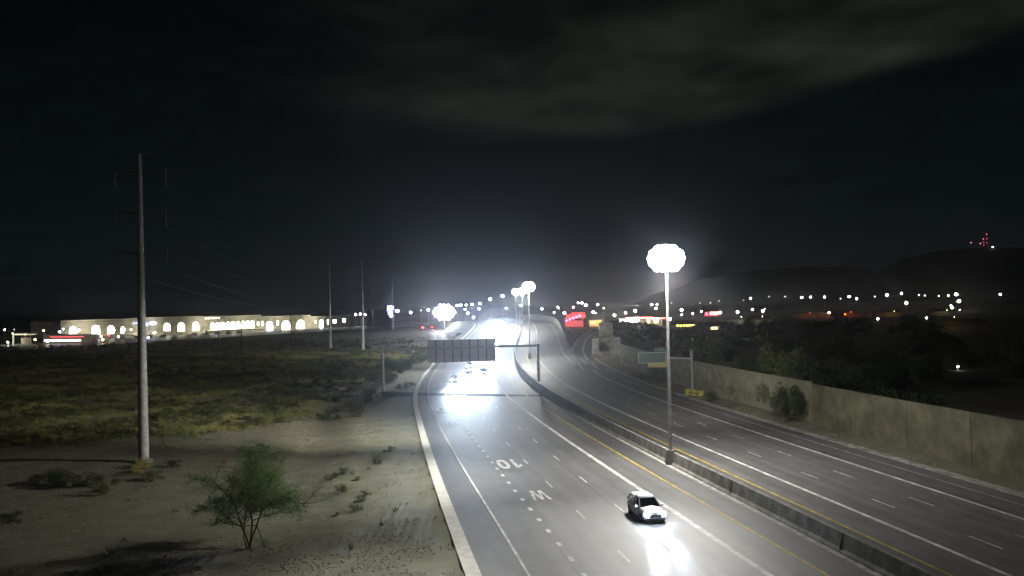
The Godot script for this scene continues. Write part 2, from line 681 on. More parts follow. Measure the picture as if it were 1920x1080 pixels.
func build_median() -> void:
	var prof: Array = [Vector2(-0.45, 0.0), Vector2(-0.45, 0.1), Vector2(-0.28, 0.32), Vector2(-0.14, 1.25), Vector2(-0.11, 1.3), Vector2(0.11, 1.3), Vector2(0.14, 1.25), Vector2(0.28, 0.32), Vector2(0.45, 0.1), Vector2(0.45, 0.0)]
	var barrier := thing("median_barrier", "long pale concrete barrier dividing the two carriageways", "barrier")
	var k := 0
	var z := -120.0
	while z < 600.0:
		# cast in lengths with an open joint between them
		var rings := []
		var n := 4
		for i in n + 1:
			var zz := lerpf(z + 0.02, z + 17.98, float(i) / n)
			var ring := PackedVector3Array()
			for p: Vector2 in prof:
				ring.append(on_road(p.x, zz, p.y + 0.001))
			rings.append(ring)
		part(barrier, "barrier_length", loft(rings, false), concrete)
		z += 18.0
		k += 1
	struct("barrier_footing", strip(-0.95, -0.46, -120.0, 600.0, 0.02), stained(grainy(Color(0.36, 0.35, 0.31), Color(0.48, 0.47, 0.42), 1.6, 0.85, 59, 0.02), 9.0, 0.75, 60))
	# bridge parapet on the far bend
	var par := thing("bridge_parapet", "pale concrete parapet curving along the crest of the overpass", "parapet")
	for i in 26:
		var za := 352.0 + i * 9.0
		var rings := []
		for q in 3:
			var zz := za + 0.02 + q * 4.48
			var top := 0.9 + 2.1 * smoothstep(360.0, 440.0, zz)
			var ring := PackedVector3Array()
			for p: Vector2 in [Vector2(17.7, -0.6), Vector2(17.7, top), Vector2(18.05, top), Vector2(18.05, -0.6)]:
				ring.append(on_road(p.x, zz, p.y))
			rings.append(ring)
		part(par, "parapet_panel", loft(rings, false), concrete)


func build_walls() -> void:
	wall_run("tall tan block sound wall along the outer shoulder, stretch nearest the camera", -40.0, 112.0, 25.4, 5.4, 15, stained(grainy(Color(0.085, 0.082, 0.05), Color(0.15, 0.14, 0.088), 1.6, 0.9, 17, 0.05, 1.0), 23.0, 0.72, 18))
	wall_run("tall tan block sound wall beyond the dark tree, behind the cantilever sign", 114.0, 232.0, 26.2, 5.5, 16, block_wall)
	# blocky concrete wall end where the exit ramp leaves
	var a := thing("ramp_abutment", "squat concrete wall end with raised pillar beside the exit ramp", "abutment", Vector3(29.2, 0, -283))
	var st := start()
	add_box(st, Vector3(0, 0.5, 0), Vector3(8.6, 1.0, 4.0))
	add_box(st, Vector3(-3.4, 3.0, 0), Vector3(1.7, 4.0, 3.6))
	add_box(st, Vector3(3.5, 3.2, 0), Vector3(1.4, 4.4, 3.6))
	part(a, "base", st.commit(), concrete)
	part(a, "wall_panel", box_mesh(Vector3(4.9, 5.0, 0.5)), block_wall, Vector3(0.2, 3.5, -0.8))
	part(a, "pillar", box_mesh(Vector3(4.2, 4.0, 2.0)), block_wall, Vector3(0.0, 8.0, -0.6))
	part(a, "pillar_cap", box_mesh(Vector3(1.6, 2.2, 1.4)), dark_metal, Vector3(0.3, 11.1, -0.6))


func wall_run(label: String, z0: float, z1: float, off: float, high: float, n: int, blocks: StandardMaterial3D) -> void:
	var w := thing("sound_wall", label, "wall")
	for i in n:
		var za := lerpf(z0, z1, float(i) / n)
		var zb := lerpf(z0, z1, float(i + 1) / n)
		var p := on_road(off, za)
		var q := on_road(off, zb)
		p.y = 0.0
		q.y = 0.0
		var d := q - p
		var turn := atan2(d.x, d.z)
		var b := Basis(Vector3.UP, turn)
		var st := start()
		# courses of block with raked joints
		var rows := 9
		for r in rows:
			add_box(st, Vector3(0, (r + 0.5) * high / rows, 0), Vector3(0.2, high / rows - 0.09, d.length() - 0.5))
		add_box(st, Vector3(0, high * 0.5, 0), Vector3(0.17, high - 0.05, d.length() - 0.5))
		var pan := part(w, "wall_panel", st.commit(), blocks, (p + q) * 0.5 + Vector3(0, 0.2, 0))
		pan.basis = b
		var pil := part(w, "pilaster", box_mesh(Vector3(0.28, high + 0.25, 0.5)), blocks, p + Vector3(0, high * 0.5 + 0.2, 0))
		pil.basis = b
		var cap := part(w, "coping", box_mesh(Vector3(0.3, 0.12, d.length() - 0.5)), blocks, (p + q) * 0.5 + Vector3(0, high + 0.26, 0))
		cap.basis = b


func build_hills() -> void:
	hill("low_hill", [Vector2(330, 6), Vector2(420, 40), Vector2(548, 75), Vector2(622, 86), Vector2(711, 94), Vector2(800, 100), Vector2(889, 99), Vector2(948, 95), Vector2(1000, 76), Vector2(1080, 40), Vector2(1180, 5)], 2500.0, 500.0)
	hill("high_hill", [Vector2(900, 10), Vector2(1022, 72), Vector2(1067, 97), Vector2(1127, 124), Vector2(1186, 136), Vector2(1245, 142), Vector2(1334, 143), Vector2(1423, 141), Vector2(1600, 150), Vector2(1900, 120), Vector2(2300, 40), Vector2(2500, 4)], 2520.0, 600.0)
	# broadcasting masts on the high hill
	var spots: Array = [[1294.0, 175.8, "tallest mast with red lights on the flat hill top"], [1285.0, 163.0, "second mast with a red light, beside the tallest one on the hill top"], [1251.0, 153.5, "short mast with a dim red light standing apart on the hill shoulder"], [1276.0, 150.5, "short mast with a red light between the others on the hill top"]]
	for s: Array in spots:
		var t := thing("radio_mast", s[2], "mast", Vector3(s[0], 130, -2450), 0.0, "masts on the hill top")
		part(t, "lattice_tower", rod(1.2, 0.4, s[1] - 130.0, 4), dark_metal, Vector3(0, (s[1] - 130.0) * 0.5, 0))
		part(t, "beacon_light", ball(0.9), glow(Color(1.0, 0.45, 0.5), 9.0), Vector3(0, s[1] - 130.0, 0))
		if s[1] > 160.0:
			part(t, "beacon_light", ball(0.8), glow(Color(1.0, 0.4, 0.45), 6.0), Vector3(0, (s[1] - 130.0) * 0.72, 0.9))
			part(t, "beacon_light", ball(0.8), glow(Color(1.0, 0.4, 0.45), 4.0), Vector3(0, (s[1] - 130.0) * 0.48, 1.2))
	var lamp := thing("hill_lamp", "white lamp on the flat hill top beside the radio masts", "lamp", Vector3(1310, 136, -2450))
	part(lamp, "pole", rod(0.2, 0.2, 4.0, 6), dark_metal, Vector3(0, 2, 0))
	part(lamp, "lamp_glass", ball(1.3), white_glow, Vector3(0, 4.5, 0))


func hill(called: String, line: Array, z: float, deep: float) -> void:
	var cols := 90
	var rows := 14
	var x0: float = line[0].x
	var x1: float = line[-1].x
	var grid := []
	for j in rows + 1:
		var v := float(j) / rows
		var row := PackedVector3Array()
		for i in cols + 1:
			var x := lerpf(x0, x1, float(i) / cols)
			var top := 0.0
			for k in line.size() - 1:
				if x >= line[k].x and x <= line[k + 1].x:
					top = lerpf(line[k].y, line[k + 1].y, smoothstep(0.0, 1.0, (x - line[k].x) / (line[k + 1].x - line[k].x)))
			var shape := sin(PI * v)
			var rough := (hill_noise.get_noise_2d(x * 0.5, v * 160.0) * 7.0 + hill_noise.get_noise_2d(x * 2.0, v * 500.0) * 1.8) * shape
			row.append(Vector3(x + (v - 0.5) * 120.0 * hill_noise.get_noise_2d(x * 0.1, 3), top * pow(shape, 0.8) + rough * clampf(top / 60.0, 0.0, 1.0) * (1.0 if v < 0.45 or v > 0.55 else 0.45) - 1.0, -(z + (v - 0.5) * deep)))
		grid.append(row)
	var st := start()
	st.set_smooth_group(0)
	for j in rows:
		for i in cols:
			quad(st, grid[j][i], grid[j][i + 1], grid[j + 1][i + 1], grid[j + 1][i])
	struct(called, finish(st), stained(grainy(Color(0.05, 0.045, 0.035), Color(0.1, 0.09, 0.07), 60.0, 0.95, 61 + called.length(), 0.03), 300.0, 0.7, 62))


# ---------------------------------------------------------------- tall light masts

func spot(parent: Node3D, from: Vector3, to: Vector3, energy: float, half: float, soft: float, c := Color(1.0, 0.985, 0.95), size := 0.3) -> void:
	var l := SpotLight3D.new()
	l.light_color = c
	l.light_energy = energy
	l.spot_range = 400
	l.spot_attenuation = 2
	l.spot_angle = half
	l.spot_angle_attenuation = soft
	l.light_size = size
	l.shadow_enabled = true
	put(parent, l, "flood_light")
	l.position = from
	var d := (to - from).normalized()
	l.basis = Basis.looking_at(d, Vector3.UP if absf(d.y) < 0.98 else Vector3.FORWARD)


func omni(parent: Node3D, at: Vector3, energy: float, c := Color(1, 1, 1), size := 0.3, called := "lamp_light") -> void:
	var l := OmniLight3D.new()
	l.light_color = c
	l.light_energy = energy
	l.omni_range = 300
	l.omni_attenuation = 2
	l.light_size = size
	l.shadow_enabled = true
	l.position = at
	put(parent, l, called)


func build_masts() -> void:
	var t := thing("light_mast", "tall median light mast with dazzling white lamps, the big one by the car", "light mast", on_road(-0.3, 93.0), 0.0, "tall light masts on the median")
	part(t, "pedestal", rod(0.62, 0.5, 1.5, 12), concrete, Vector3(0, 0.75, 0))
	part(t, "pole", rod(0.21, 0.095, 19.8, 16), galvanised, Vector3(0, 11.3, 0))
	var lamp_colour := Color(1.0, 0.985, 0.95)
	var lens := glow(Color(0.93, 0.96, 1.0), 65.0)
	part(t, "lamp_ring", rod(0.5, 0.5, 0.25, 16), galvanised, Vector3(0, 21.2, 0))
	for tier in 5:
		var many: int = [6, 9, 10, 9, 6][tier]
		var reach: float = [0.95, 1.38, 1.5, 1.36, 0.9][tier]
		var y := 20.3 + 0.46 * tier
		var ring := TorusMesh.new()
		ring.inner_radius = reach - 0.05
		ring.outer_radius = reach + 0.05
		ring.rings = 24
		ring.ring_segments = 6
		part(t, "lamp_ring", ring, galvanised, Vector3(0, y + 0.42, 0))
		for k in many:
			var a := TAU * (k + 0.25 + 0.37 * tier) / many
			var d := Vector3(cos(a), 0, sin(a)) * reach
			part(t, "lamp_glass", ball(0.45, 0.95), lens, d + Vector3(0, y, 0))
	part(t, "arm", rod_between(Vector3(-1.5, 21.64, 0), Vector3(1.5, 21.64, 0), 0.06, 0.06), galvanised)
	part(t, "arm", rod_between(Vector3(0, 21.64, -1.5), Vector3(0, 21.64, 1.5), 0.06, 0.06), galvanised)
	part(t, "mast_head", rod(0.11, 0.1, 1.6, 12), galvanised, Vector3(0, 21.9, 0))
	spot(t, Vector3(0, 19.9, 0), Vector3(0, 0, 0.01), 1250.0, 89.4, 0.06, lamp_colour, 1.3)
	var f := Vector3(0, 20.0, 0)
	spot(t, f, Vector3(-8, 0, 8), 350.0, 50.0, 0.9, lamp_colour, 1.3)
	spot(t, f, Vector3(-15, 0, 40), 2000.0, 27.0, 1.0, lamp_colour, 1.3)
	spot(t, f, Vector3(-26, 0, -38), 2000.0, 27.0, 1.0, lamp_colour, 1.3)
	spot(t, f, Vector3(-46, 0, 10), 4000.0, 32.0, 1.0, lamp_colour, 1.3)
	spot(t, f, Vector3(-60, 0, -44), 15000.0, 21.0, 1.0, lamp_colour, 1.3)
	spot(t, f, Vector3(-54, 0, 84), 14000.0, 19.0, 1.0, lamp_colour, 1.3)
	spot(t, f, Vector3(17, 0, -64), 4000.0, 22.0, 1.0, lamp_colour, 1.3)
	var two := copy_of(t, "second tall light mast along the median, blazing above the gantry's barrier post", on_road(0.0, 267.0))
	two.position.x = 4.9
	var three := copy_of(t, "third light mast, smaller glare just before the brighter one on the median", on_road(0.0, 450.0))
	three.position.x = 1.8
	three.position.y = 1.0
	var four := copy_of(t, "dim light mast whose pole shows between the two brighter masts on the median", on_road(0.0, 400.0))
	four.position.x = 4.4
	four.position.y = 0.6


# ---------------------------------------------------------------- signs

func build_gantry() -> void:
	var a := Vector3(-25.3, 0, -174.5)
	var b := Vector3(4.9, 1.3, -178.5)
	var g := thing("sign_gantry", "grey sign gantry spanning the oncoming lanes, seen from behind", "sign gantry")
	part(g, "post", rod_between(a, a + Vector3(0, 8.6, 0), 0.3, 0.24, 14), galvanised)
	part(g, "post", rod_between(b, b + Vector3(0, 7.4, 0), 0.3, 0.24, 14), galvanised)
	part(g, "beam", rod_between(a + Vector3(0, 8.45, 0), b + Vector3(0, 7.1, 0), 0.3, 0.22, 14), galvanised)
	part(g, "post_foot", rod(0.6, 0.6, 0.4, 14), concrete, a + Vector3(0, 0.1, 0))
	var back := stained(grainy(Color(0.42, 0.41, 0.42), Color(0.46, 0.45, 0.46), 2.0, 0.7, 71, 0.02), 6.0, 0.9, 72)
	var d := (b - a)
	d.y = 0
	d = d.normalized()
	var turn := atan2(-d.z, d.x)
	for k in 8:
		var at := a + d * (9.4 + 1.66 * k) + Vector3(0, 7.75, -0.5)
		part(g, "sign_panel", box_mesh(Vector3(1.56, 4.4, 0.06)), back, at, Vector3(0, turn, 0))
		part(g, "panel_stiffener", box_mesh(Vector3(0.16, 4.5, 0.16)), dark_metal, at + Vector3(0.83, 0, 0.1), Vector3(0, turn, 0))
	for k in 3:
		part(g, "panel_bracket", box_mesh(Vector3(13.2, 0.12, 0.12)), galvanised, a + d * 15.2 + Vector3(0, 6.1 + 1.65 * k, -0.37), Vector3(0, turn, 0))


func build_cantilever() -> void:
	var p := Vector3(31.6, 0.4, -160)
	var c := thing("cantilever_sign", "green exit sign with yellow strip on a grey cantilever arm before the sound wall", "road sign", p)
	var weathered := plain(Color(0.16, 0.16, 0.15), 0.6, 0.2)
	part(c, "post", rod(0.26, 0.22, 7.6, 14), weathered, Vector3(0, 3.8, 0))
	part(c, "arm", rod_between(Vector3(0, 6.0, 0), Vector3(-9.2, 6.4, 0.2), 0.2, 0.15, 10), weathered)
	var green := plain(Color(0.006, 0.04, 0.028), 0.5)
	var edge := plain(Color(0.45, 0.5, 0.46), 0.5)
	part(c, "sign_panel", box_mesh(Vector3(4.9, 1.9, 0.08)), green, Vector3(-7.1, 6.3, 0.5))
	part(c, "exit_tab", box_mesh(Vector3(2.0, 0.8, 0.08)), green, Vector3(-5.7, 7.68, 0.5))
	part(c, "yellow_strip", box_mesh(Vector3(3.4, 0.7, 0.08)), plain(Color(0.2, 0.16, 0.02), 0.5), Vector3(-6.1, 4.98, 0.5))
	var st := start()
	add_box(st, Vector3(-7.1, 7.22, 0.545), Vector3(4.8, 0.05, 0.012))
	add_box(st, Vector3(-7.1, 5.38, 0.545), Vector3(4.8, 0.05, 0.012))
	add_box(st, Vector3(-9.5, 6.3, 0.545), Vector3(0.05, 1.8, 0.012))
	add_box(st, Vector3(-4.7, 6.3, 0.545), Vector3(0.05, 1.8, 0.012))
	part(c, "sign_border", st.commit(), edge)
	# yellow crash cushion at the foot
	var q := thing("crash_cushion", "low yellow crash cushion with dark bands at the cantilever sign's foot", "crash cushion", Vector3(31.6, 0.14, -156.3), 0.35)
	var yellow := plain(Color(0.25, 0.21, 0.04), 0.55)
	for k in 5:
		part(q, "yellow_barrel", rod(0.46, 0.5, 1.0, 14), yellow, Vector3(-0.5 + 0.25 * (k % 2), 0.5, -2.2 + 1.1 * k))
		part(q, "barrel_lid", rod(0.52, 0.48, 0.1, 14), yellow, Vector3(-0.5 + 0.25 * (k % 2), 1.05, -2.2 + 1.1 * k))
	for k in 3:
		part(q, "dark_band", rod(0.5, 0.51, 0.22, 14), dark_metal, Vector3(-0.5 + 0.25 * ((k + 1) % 2), 0.55, -1.1 + 1.1 * k))
	var s := thing("steel_post", "slim dark steel post in front of the sound wall beside a dark bush", "post", Vector3(35.3, 0.4, -150.5))
	part(s, "shaft", rod(0.11, 0.09, 5.6, 10), dark_metal, Vector3(0, 2.8, 0))
	part(s, "foot_plate", box_mesh(Vector3(0.5, 0.08, 0.5)), dark_metal, Vector3(0, 0.05, 0))
	# overhead sign beyond the crest
	var o := thing("far_road_sign", "small green road sign above the crest of the overpass", "road sign", Vector3(15.5, 4.0, -640))
	part(o, "post", rod(0.25, 0.25, 9.0, 8), galvanised, Vector3(-3.2, 4.5, 0))
	part(o, "post", rod(0.25, 0.25, 9.0, 8), galvanised, Vector3(3.2, 4.5, 0))
	part(o, "sign_panel", box_mesh(Vector3(8.0, 4.6, 0.15)), green, Vector3(0, 6.8, 0.3))


# ---------------------------------------------------------------- cars

func make_car(label: String, paint: Material, roof: Material, pane := 0.01) -> Node3D:
	var t := thing("car", label, "car")
	var secs: Array = [[-2.36, 0.74, 0.62, 0.9], [-2.22, 0.9, 0.4, 1.02], [-1.9, 0.93, 0.3, 1.06], [-1.0, 0.95, 0.26, 1.05], [0.0, 0.95, 0.26, 1.04], [0.9, 0.95, 0.26, 1.04], [1.5, 0.94, 0.27, 0.98], [2.05, 0.9, 0.3, 0.9], [2.26, 0.8, 0.36, 0.82], [2.36, 0.66, 0.45, 0.72]]
	var rings := []
	for s: Array in secs:
		var ring := PackedVector3Array()
		var w: float = s[1]
		var b: float = s[2]
		var h: float = s[3]
		for p: Vector2 in [Vector2(-0.9, 0.0), Vector2(0.9, 0.0), Vector2(1.0, 0.22), Vector2(1.0, 0.62), Vector2(0.93, 0.9), Vector2(0.82, 1.0), Vector2(0.0, 1.05), Vector2(-0.82, 1.0), Vector2(-0.93, 0.9), Vector2(-1.0, 0.62), Vector2(-1.0, 0.22)]:
			ring.append(Vector3(p.x * w, b + p.y * (h - b), s[0]))
		rings.append(ring)
	part(t, "body", loft(rings), paint)
	var glass := plain(Color(pane, pane * 1.1, pane * 1.3), 0.12)
	glass.metallic_specular = 0.6
	# the cabin: a glass house with a painted roof and pillars
	var lo := PackedVector3Array([Vector3(-0.86, 1.02, -2.1), Vector3(0.86, 1.02, -2.1), Vector3(0.88, 1.02, 0.2), Vector3(0.82, 1.02, 1.0), Vector3(-0.82, 1.02, 1.0), Vector3(-0.88, 1.02, 0.2)])
	var hi := PackedVector3Array([Vector3(-0.66, 1.58, -1.78), Vector3(0.66, 1.58, -1.78), Vector3(0.68, 1.6, -0.3), Vector3(0.62, 1.58, 0.22), Vector3(-0.62, 1.58, 0.22), Vector3(-0.68, 1.6, -0.3)])
	var rev_lo := lo.duplicate()
	var rev_hi := hi.duplicate()
	rev_lo.reverse()
	rev_hi.reverse()
	part(t, "window_glass", loft([rev_lo, rev_hi], false), glass)
	var roof_rings := []
	for k in 3:
		var ring := PackedVector3Array()
		for p in hi:
			var s: float = [1.02, 1.0, 0.84][k]
			ring.append(Vector3(p.x * s, p.y + [-0.03, 0.05, 0.1][k], (p.z + 0.8) * s - 0.8))
		ring.reverse()
		roof_rings.append(ring)
	part(t, "roof", loft(roof_rings), roof)
	for k: int in [0, 1, 3, 4]:
		part(t, "pillar", rod_between(lo[k] * Vector3(1.01, 1, 1.01), hi[k] * Vector3(1.02, 1, 1.01), 0.055, 0.045, 6), paint)
	for k: int in [2, 5]:
		part(t, "pillar", rod_between(lo[k] + Vector3(0, 0, -0.45), hi[k] + Vector3(0, -0.02, -0.35), 0.045, 0.04, 6), dark_metal)
	var rubber := plain(Color(0.012, 0.012, 0.012), 0.85)
	for x: float in [-0.84, 0.84]:
		for z: float in [-1.42, 1.45]:
			var wheel := part(t, "wheel", rod(0.35, 0.35, 0.24, 20), rubber, Vector3(x, 0.35, z), Vector3(0, 0, PI / 2))
			part(wheel, "rim", rod(0.22, 0.2, 0.26, 10), galvanised)
		part(t, "mirror", box_mesh(Vector3(0.2, 0.14, 0.1)), paint, Vector3(x * 1.22, 1.08, 0.72))
		part(t, "tail_light", box_mesh(Vector3(0.26, 0.22, 0.08)), glow(Color(0.8, 0.02, 0.02), 0.6), Vector3(x * 0.86, 0.85, -2.3))
		part(t, "door_seam", box_mesh(Vector3(0.012, 0.6, 0.015)), dark_metal, Vector3(signf(x) * 0.951, 0.72, -0.25))
	part(t, "grille", box_mesh(Vector3(0.9, 0.22, 0.06)), dark_metal, Vector3(0, 0.6, 2.335))
	part(t, "bumper", box_mesh(Vector3(1.5, 0.16, 0.14)), dark_metal, Vector3(0, 0.38, 2.27))
	part(t, "licence_plate", box_mesh(Vector3(0.32, 0.15, 0.02)), paint_white, Vector3(0, 0.5, 2.375))
	return t


func switch_on(t: Node3D, energy: float, aim: float, brilliance: float, toe: float, half: float) -> void:
	spot(t, Vector3(0, 0.8, 2.5), Vector3(0, 1.6, 12.0), minf(brilliance, 500.0) * 0.3, 20.0, 1.0, Color(0.8, 0.88, 1.0), 0.3)
	for x: float in [-0.66, 0.66]:
		part(t, "headlight", ball(0.2, 0.8), glow(Color(0.86, 0.92, 1.0), brilliance), Vector3(x, 0.74, 2.24))
		spot(t, Vector3(x, 0.74, 2.46), Vector3(x * 1.2 + toe, 0.0, 2.4 + aim), energy, half, 1.0, Color(0.86, 0.93, 1.0), 0.12)


func drive(t: Node3D, off: float, z: float) -> void:
	t.position = on_road(off, z, 0.012)
	var h := heading(z)
	t.rotation.y = atan2(-h.x, h.y)


func build_traffic() -> void:
	var silver := plain(Color(0.55, 0.56, 0.6), 0.35, 0.3)
	silver.clearcoat_enabled = true
	silver.clearcoat = 0.6
	var bright := plain(Color(0.68, 0.69, 0.7), 0.35)
	var near := make_car("grey car with pale roof and blazing headlights beside the white lane line", silver, bright)
	drive(near, -9.7, 72.3)
	switch_on(near, 260.0, 8.0, 260.0, -1.7, 5.6)
	var lit := make_car("oncoming car with dazzling headlights in the exit lane under the gantry sign", bright, bright, 0.3)
	switch_on(lit, 3000.0, 10.5, 1300.0, -0.3, 7.5)
	lit.set_meta("group", "oncoming cars lost in headlight glare")
	drive(lit, -15.8, 196.0)
	var rows: Array = [[-12.6, 206.0, "oncoming car in glare just under the sign, second lane from the gravel verge"], [-9.2, 214.0, "oncoming car in glare under the sign, third lane from the gravel verge"], [-12.6, 236.0, "oncoming car following directly behind another under the gantry sign"], [-9.0, 262.0, "oncoming car in glare seen just above the gantry beam"], [-12.5, 300.0, "oncoming car in the white glare short of the overpass climb"], [-8.9, 345.0, "oncoming car halfway up the overpass, in the lane beside the carpool line"], [-12.5, 395.0, "oncoming car halfway up the overpass, in the second lane"], [-5.3, 430.0, "oncoming car in the carpool lane high on the overpass"], [-9.0, 470.0, "oncoming car just coming over the crest beside the carpool lane"], [-16.0, 480.0, "oncoming car just coming over the crest in the outer lane"], [-12.5, 500.0, "oncoming car at the very crest of the overpass"]]
	for r: Array in rows:
		var c := copy_of(lit, r[2], Vector3.ZERO)
		drive(c, r[0], r[1])


# ---------------------------------------------------------------- power line

func build_power_line() -> void:
	var at := Vector3(-41.1, 0, -99.9)
	at.y = ground_at(at.x, 99.9) - 0.1
	var t := thing("power_pole", "tall grey steel power pole with davit arms, closest to the camera", "power pole", at, 0.0, "steel power poles across the field")
	part(t, "shaft", rod(0.58, 0.24, 34.2, 18), galvanised, Vector3(0, 17.1, 0))
	part(t, "foot", rod(0.95, 0.9, 0.5, 18), concrete, Vector3(0, 0.15, 0))
	var arm_steel := plain(Color(0.14, 0.14, 0.135), 0.65, 0.2)
	var glassy := plain(Color(0.07, 0.06, 0.055), 0.4)
	for y: float in [32.2, 27.7, 23.2]:
		for s: float in [-1.0, 1.0]:
			part(t, "arm", rod_between(Vector3(0.1 * s, y - 0.2, 0), Vector3(2.9 * s, y + 0.35, 0), 0.12, 0.06), arm_steel)
			var st := start()
			add_rod(st, Vector3(2.8 * s, y + 0.3, 0), Vector3(2.8 * s, y - 1.7, 0), 0.03, 0.03, 6)
			for k in 9:
				add_rod(st, Vector3(2.8 * s, y + 0.05 - 0.19 * k, 0), Vector3(2.8 * s, y - 0.03 - 0.19 * k, 0), 0.13, 0.09, 8)
			part(t, "insulator", st.commit(), glassy)
	part(t, "arm", rod_between(Vector3(0, 34.1, 0), Vector3(1.7, 34.4, 0), 0.08, 0.05), arm_steel)
	var poles: Array = [at]
	for r: Array in [[-57.0, 342.4, "grey steel power pole beyond the field, first behind the closest one"], [-73.2, 361.0, "grey steel power pole beyond the field, paired with another just along"], [-82.5, 622.0, "slender distant power pole beside the blue pylon sign"]]:
		copy_of(t, r[2], Vector3(r[0], 0, -r[1]))
	# the conductors of the near line
	var n := 0
	for y: float in [30.5, 26.0, 21.5]:
		for s: float in [-1.0, 1.0]:
			var row: String = ["top", "middle", "lowest"][n / 2]
			var side: String = ["field side", "road side"][n % 2]
			wire(Vector3(at.x + 2.8 * s, at.y + y, at.z), Vector3(-57.0 + 2.8 * s, y, -342.4), 5.0, "thin %s power wire on the %s, from the close pole out across the field" % [row, side])
			wire(Vector3(at.x + 2.8 * s, at.y + y, at.z), Vector3(-62.0 + 2.8 * s, y, 60), 3.5, "thin %s power wire on the %s, from the close pole towards the camera" % [row, side])
			n += 1
	# wooden poles and car park masts standing dark before the shop lights
	var w := thing("utility_pole", "dark wooden utility pole before the row of lit shop arches", "utility pole", Vector3(-78.5, 0, -261), 0.0, "dark wooden poles along the field edge")
	var wood := grainy(Color(0.035, 0.028, 0.02), Color(0.07, 0.055, 0.04), 0.8, 0.9, 81, 0.03)
	part(w, "shaft", rod(0.19, 0.13, 13.5, 10), wood, Vector3(0, 6.75, 0))
	part(w, "crossarm", box_mesh(Vector3(2.2, 0.14, 0.12)), wood, Vector3(0, 12.6, 0.15))
	for r: Array in [[-110.2, 448.0, "dark wooden utility pole before the three tall shop arches"], [-129.0, 395.0, "dark wooden utility pole before the plain part of the shop wall"], [-90.0, 500.0, "dark wooden utility pole past the end of the long shop"], [-87.0, 560.0, "dark wooden utility pole just short of the blue pylon sign"]]:
		copy_of(w, r[2], Vector3(r[0], 0, -r[1]))


func wire(p: Vector3, q: Vector3, sag: float, label: String) -> void:
	var st := start()
	var last := p
	for i in 24:
		var t := (i + 1) / 24.0
		var now := p.lerp(q, t) - Vector3(0, sag * 4.0 * t * (1.0 - t), 0)
		add_rod(st, last, now, 0.009, 0.009, 5)
		last = now
	var o := part(self, "power_wire", st.commit(), dark_metal)
	tag(o, label, "wire", "wires of the power line")


# ---------------------------------------------------------------- plants

func leafy(st: SurfaceTool, at: Vector3, size: float) -> void:
	var a := Vector3(rng.randfn(), rng.randfn(), rng.randfn()).normalized()
	var b := a.cross(Vector3(rng.randfn(), rng.randfn(), rng.randfn())).normalized()
	tri(st, at - a * size * 0.5, at + b * size * 0.4, at + a * size * 0.6)


func leaf_mat(c: Color) -> StandardMaterial3D:
	var m := plain(c, 0.8)
	m.metallic_specular = 0.25
	m.backlight_enabled = true
	m.backlight = (c * 0.8).linear_to_srgb()
	return m


# a desert tree: forked stems, wands that spread and droop, small leaves along them
func palo(st_wood: SurfaceTool, st_leaf: SurfaceTool, p: Vector3, d: Vector3, length: float, r: float, level: int, leaf: float) -> void:
	var now := p
	var dir := d
	var n := 4
	for i in n:
		var step := length / n
		dir = (dir + Vector3(rng.randfn(), rng.randfn() * 0.6 + (0.10 if level < 2 else -0.16), rng.randfn()) * 0.17).normalized()
		var next := now + dir * step
		var ra := r * (1.0 - 0.5 * i / n)
		add_rod(st_wood, now, next, ra, r * (1.0 - 0.5 * (i + 1) / n), 6 if level < 2 else 3)
		if level >= 2:
			for k in (5 if level == 2 else 8):
				leafy(st_leaf, now.lerp(next, rng.randf()) + Vector3(rng.randfn(), rng.randfn(), rng.randfn()) * 0.13, leaf * rng.randf_range(0.6, 1.3))
		if level < 3 and i > 0:
			for k in (2 if level < 2 else 3):
				var side := Vector3(rng.randfn(), rng.randfn() * 0.5 + 0.25, rng.randfn()).normalized()
				palo(st_wood, st_leaf, next, (dir * 0.55 + side).normalized(), length * rng.randf_range(0.5, 0.72), r * 0.5, level + 1, leaf)
		now = next


func shrub_shape(size: Vector3, count: int, leaf: float, sd: int) -> ArrayMesh:
	rng.seed = sd
	var st := start()
	var clumps := []
	for k in 9:
		clumps.append([Vector3(rng.randfn() * 0.32, rng.randf_range(0.15, 0.75), rng.randfn() * 0.32) * size, rng.randf_range(0.18, 0.36)])
	for k in count:
		var c: Array = clumps[rng.randi() % clumps.size()]
		var d := Vector3(rng.randfn(), rng.randfn(), rng.randfn()).normalized() * pow(rng.randf(), 0.45)
		var p: Vector3 = c[0] + d * c[1] * size
		p.y = maxf(p.y, 0.02)
		leafy(st, p, leaf * rng.randf_range(0.6, 1.4))
	return finish(st)


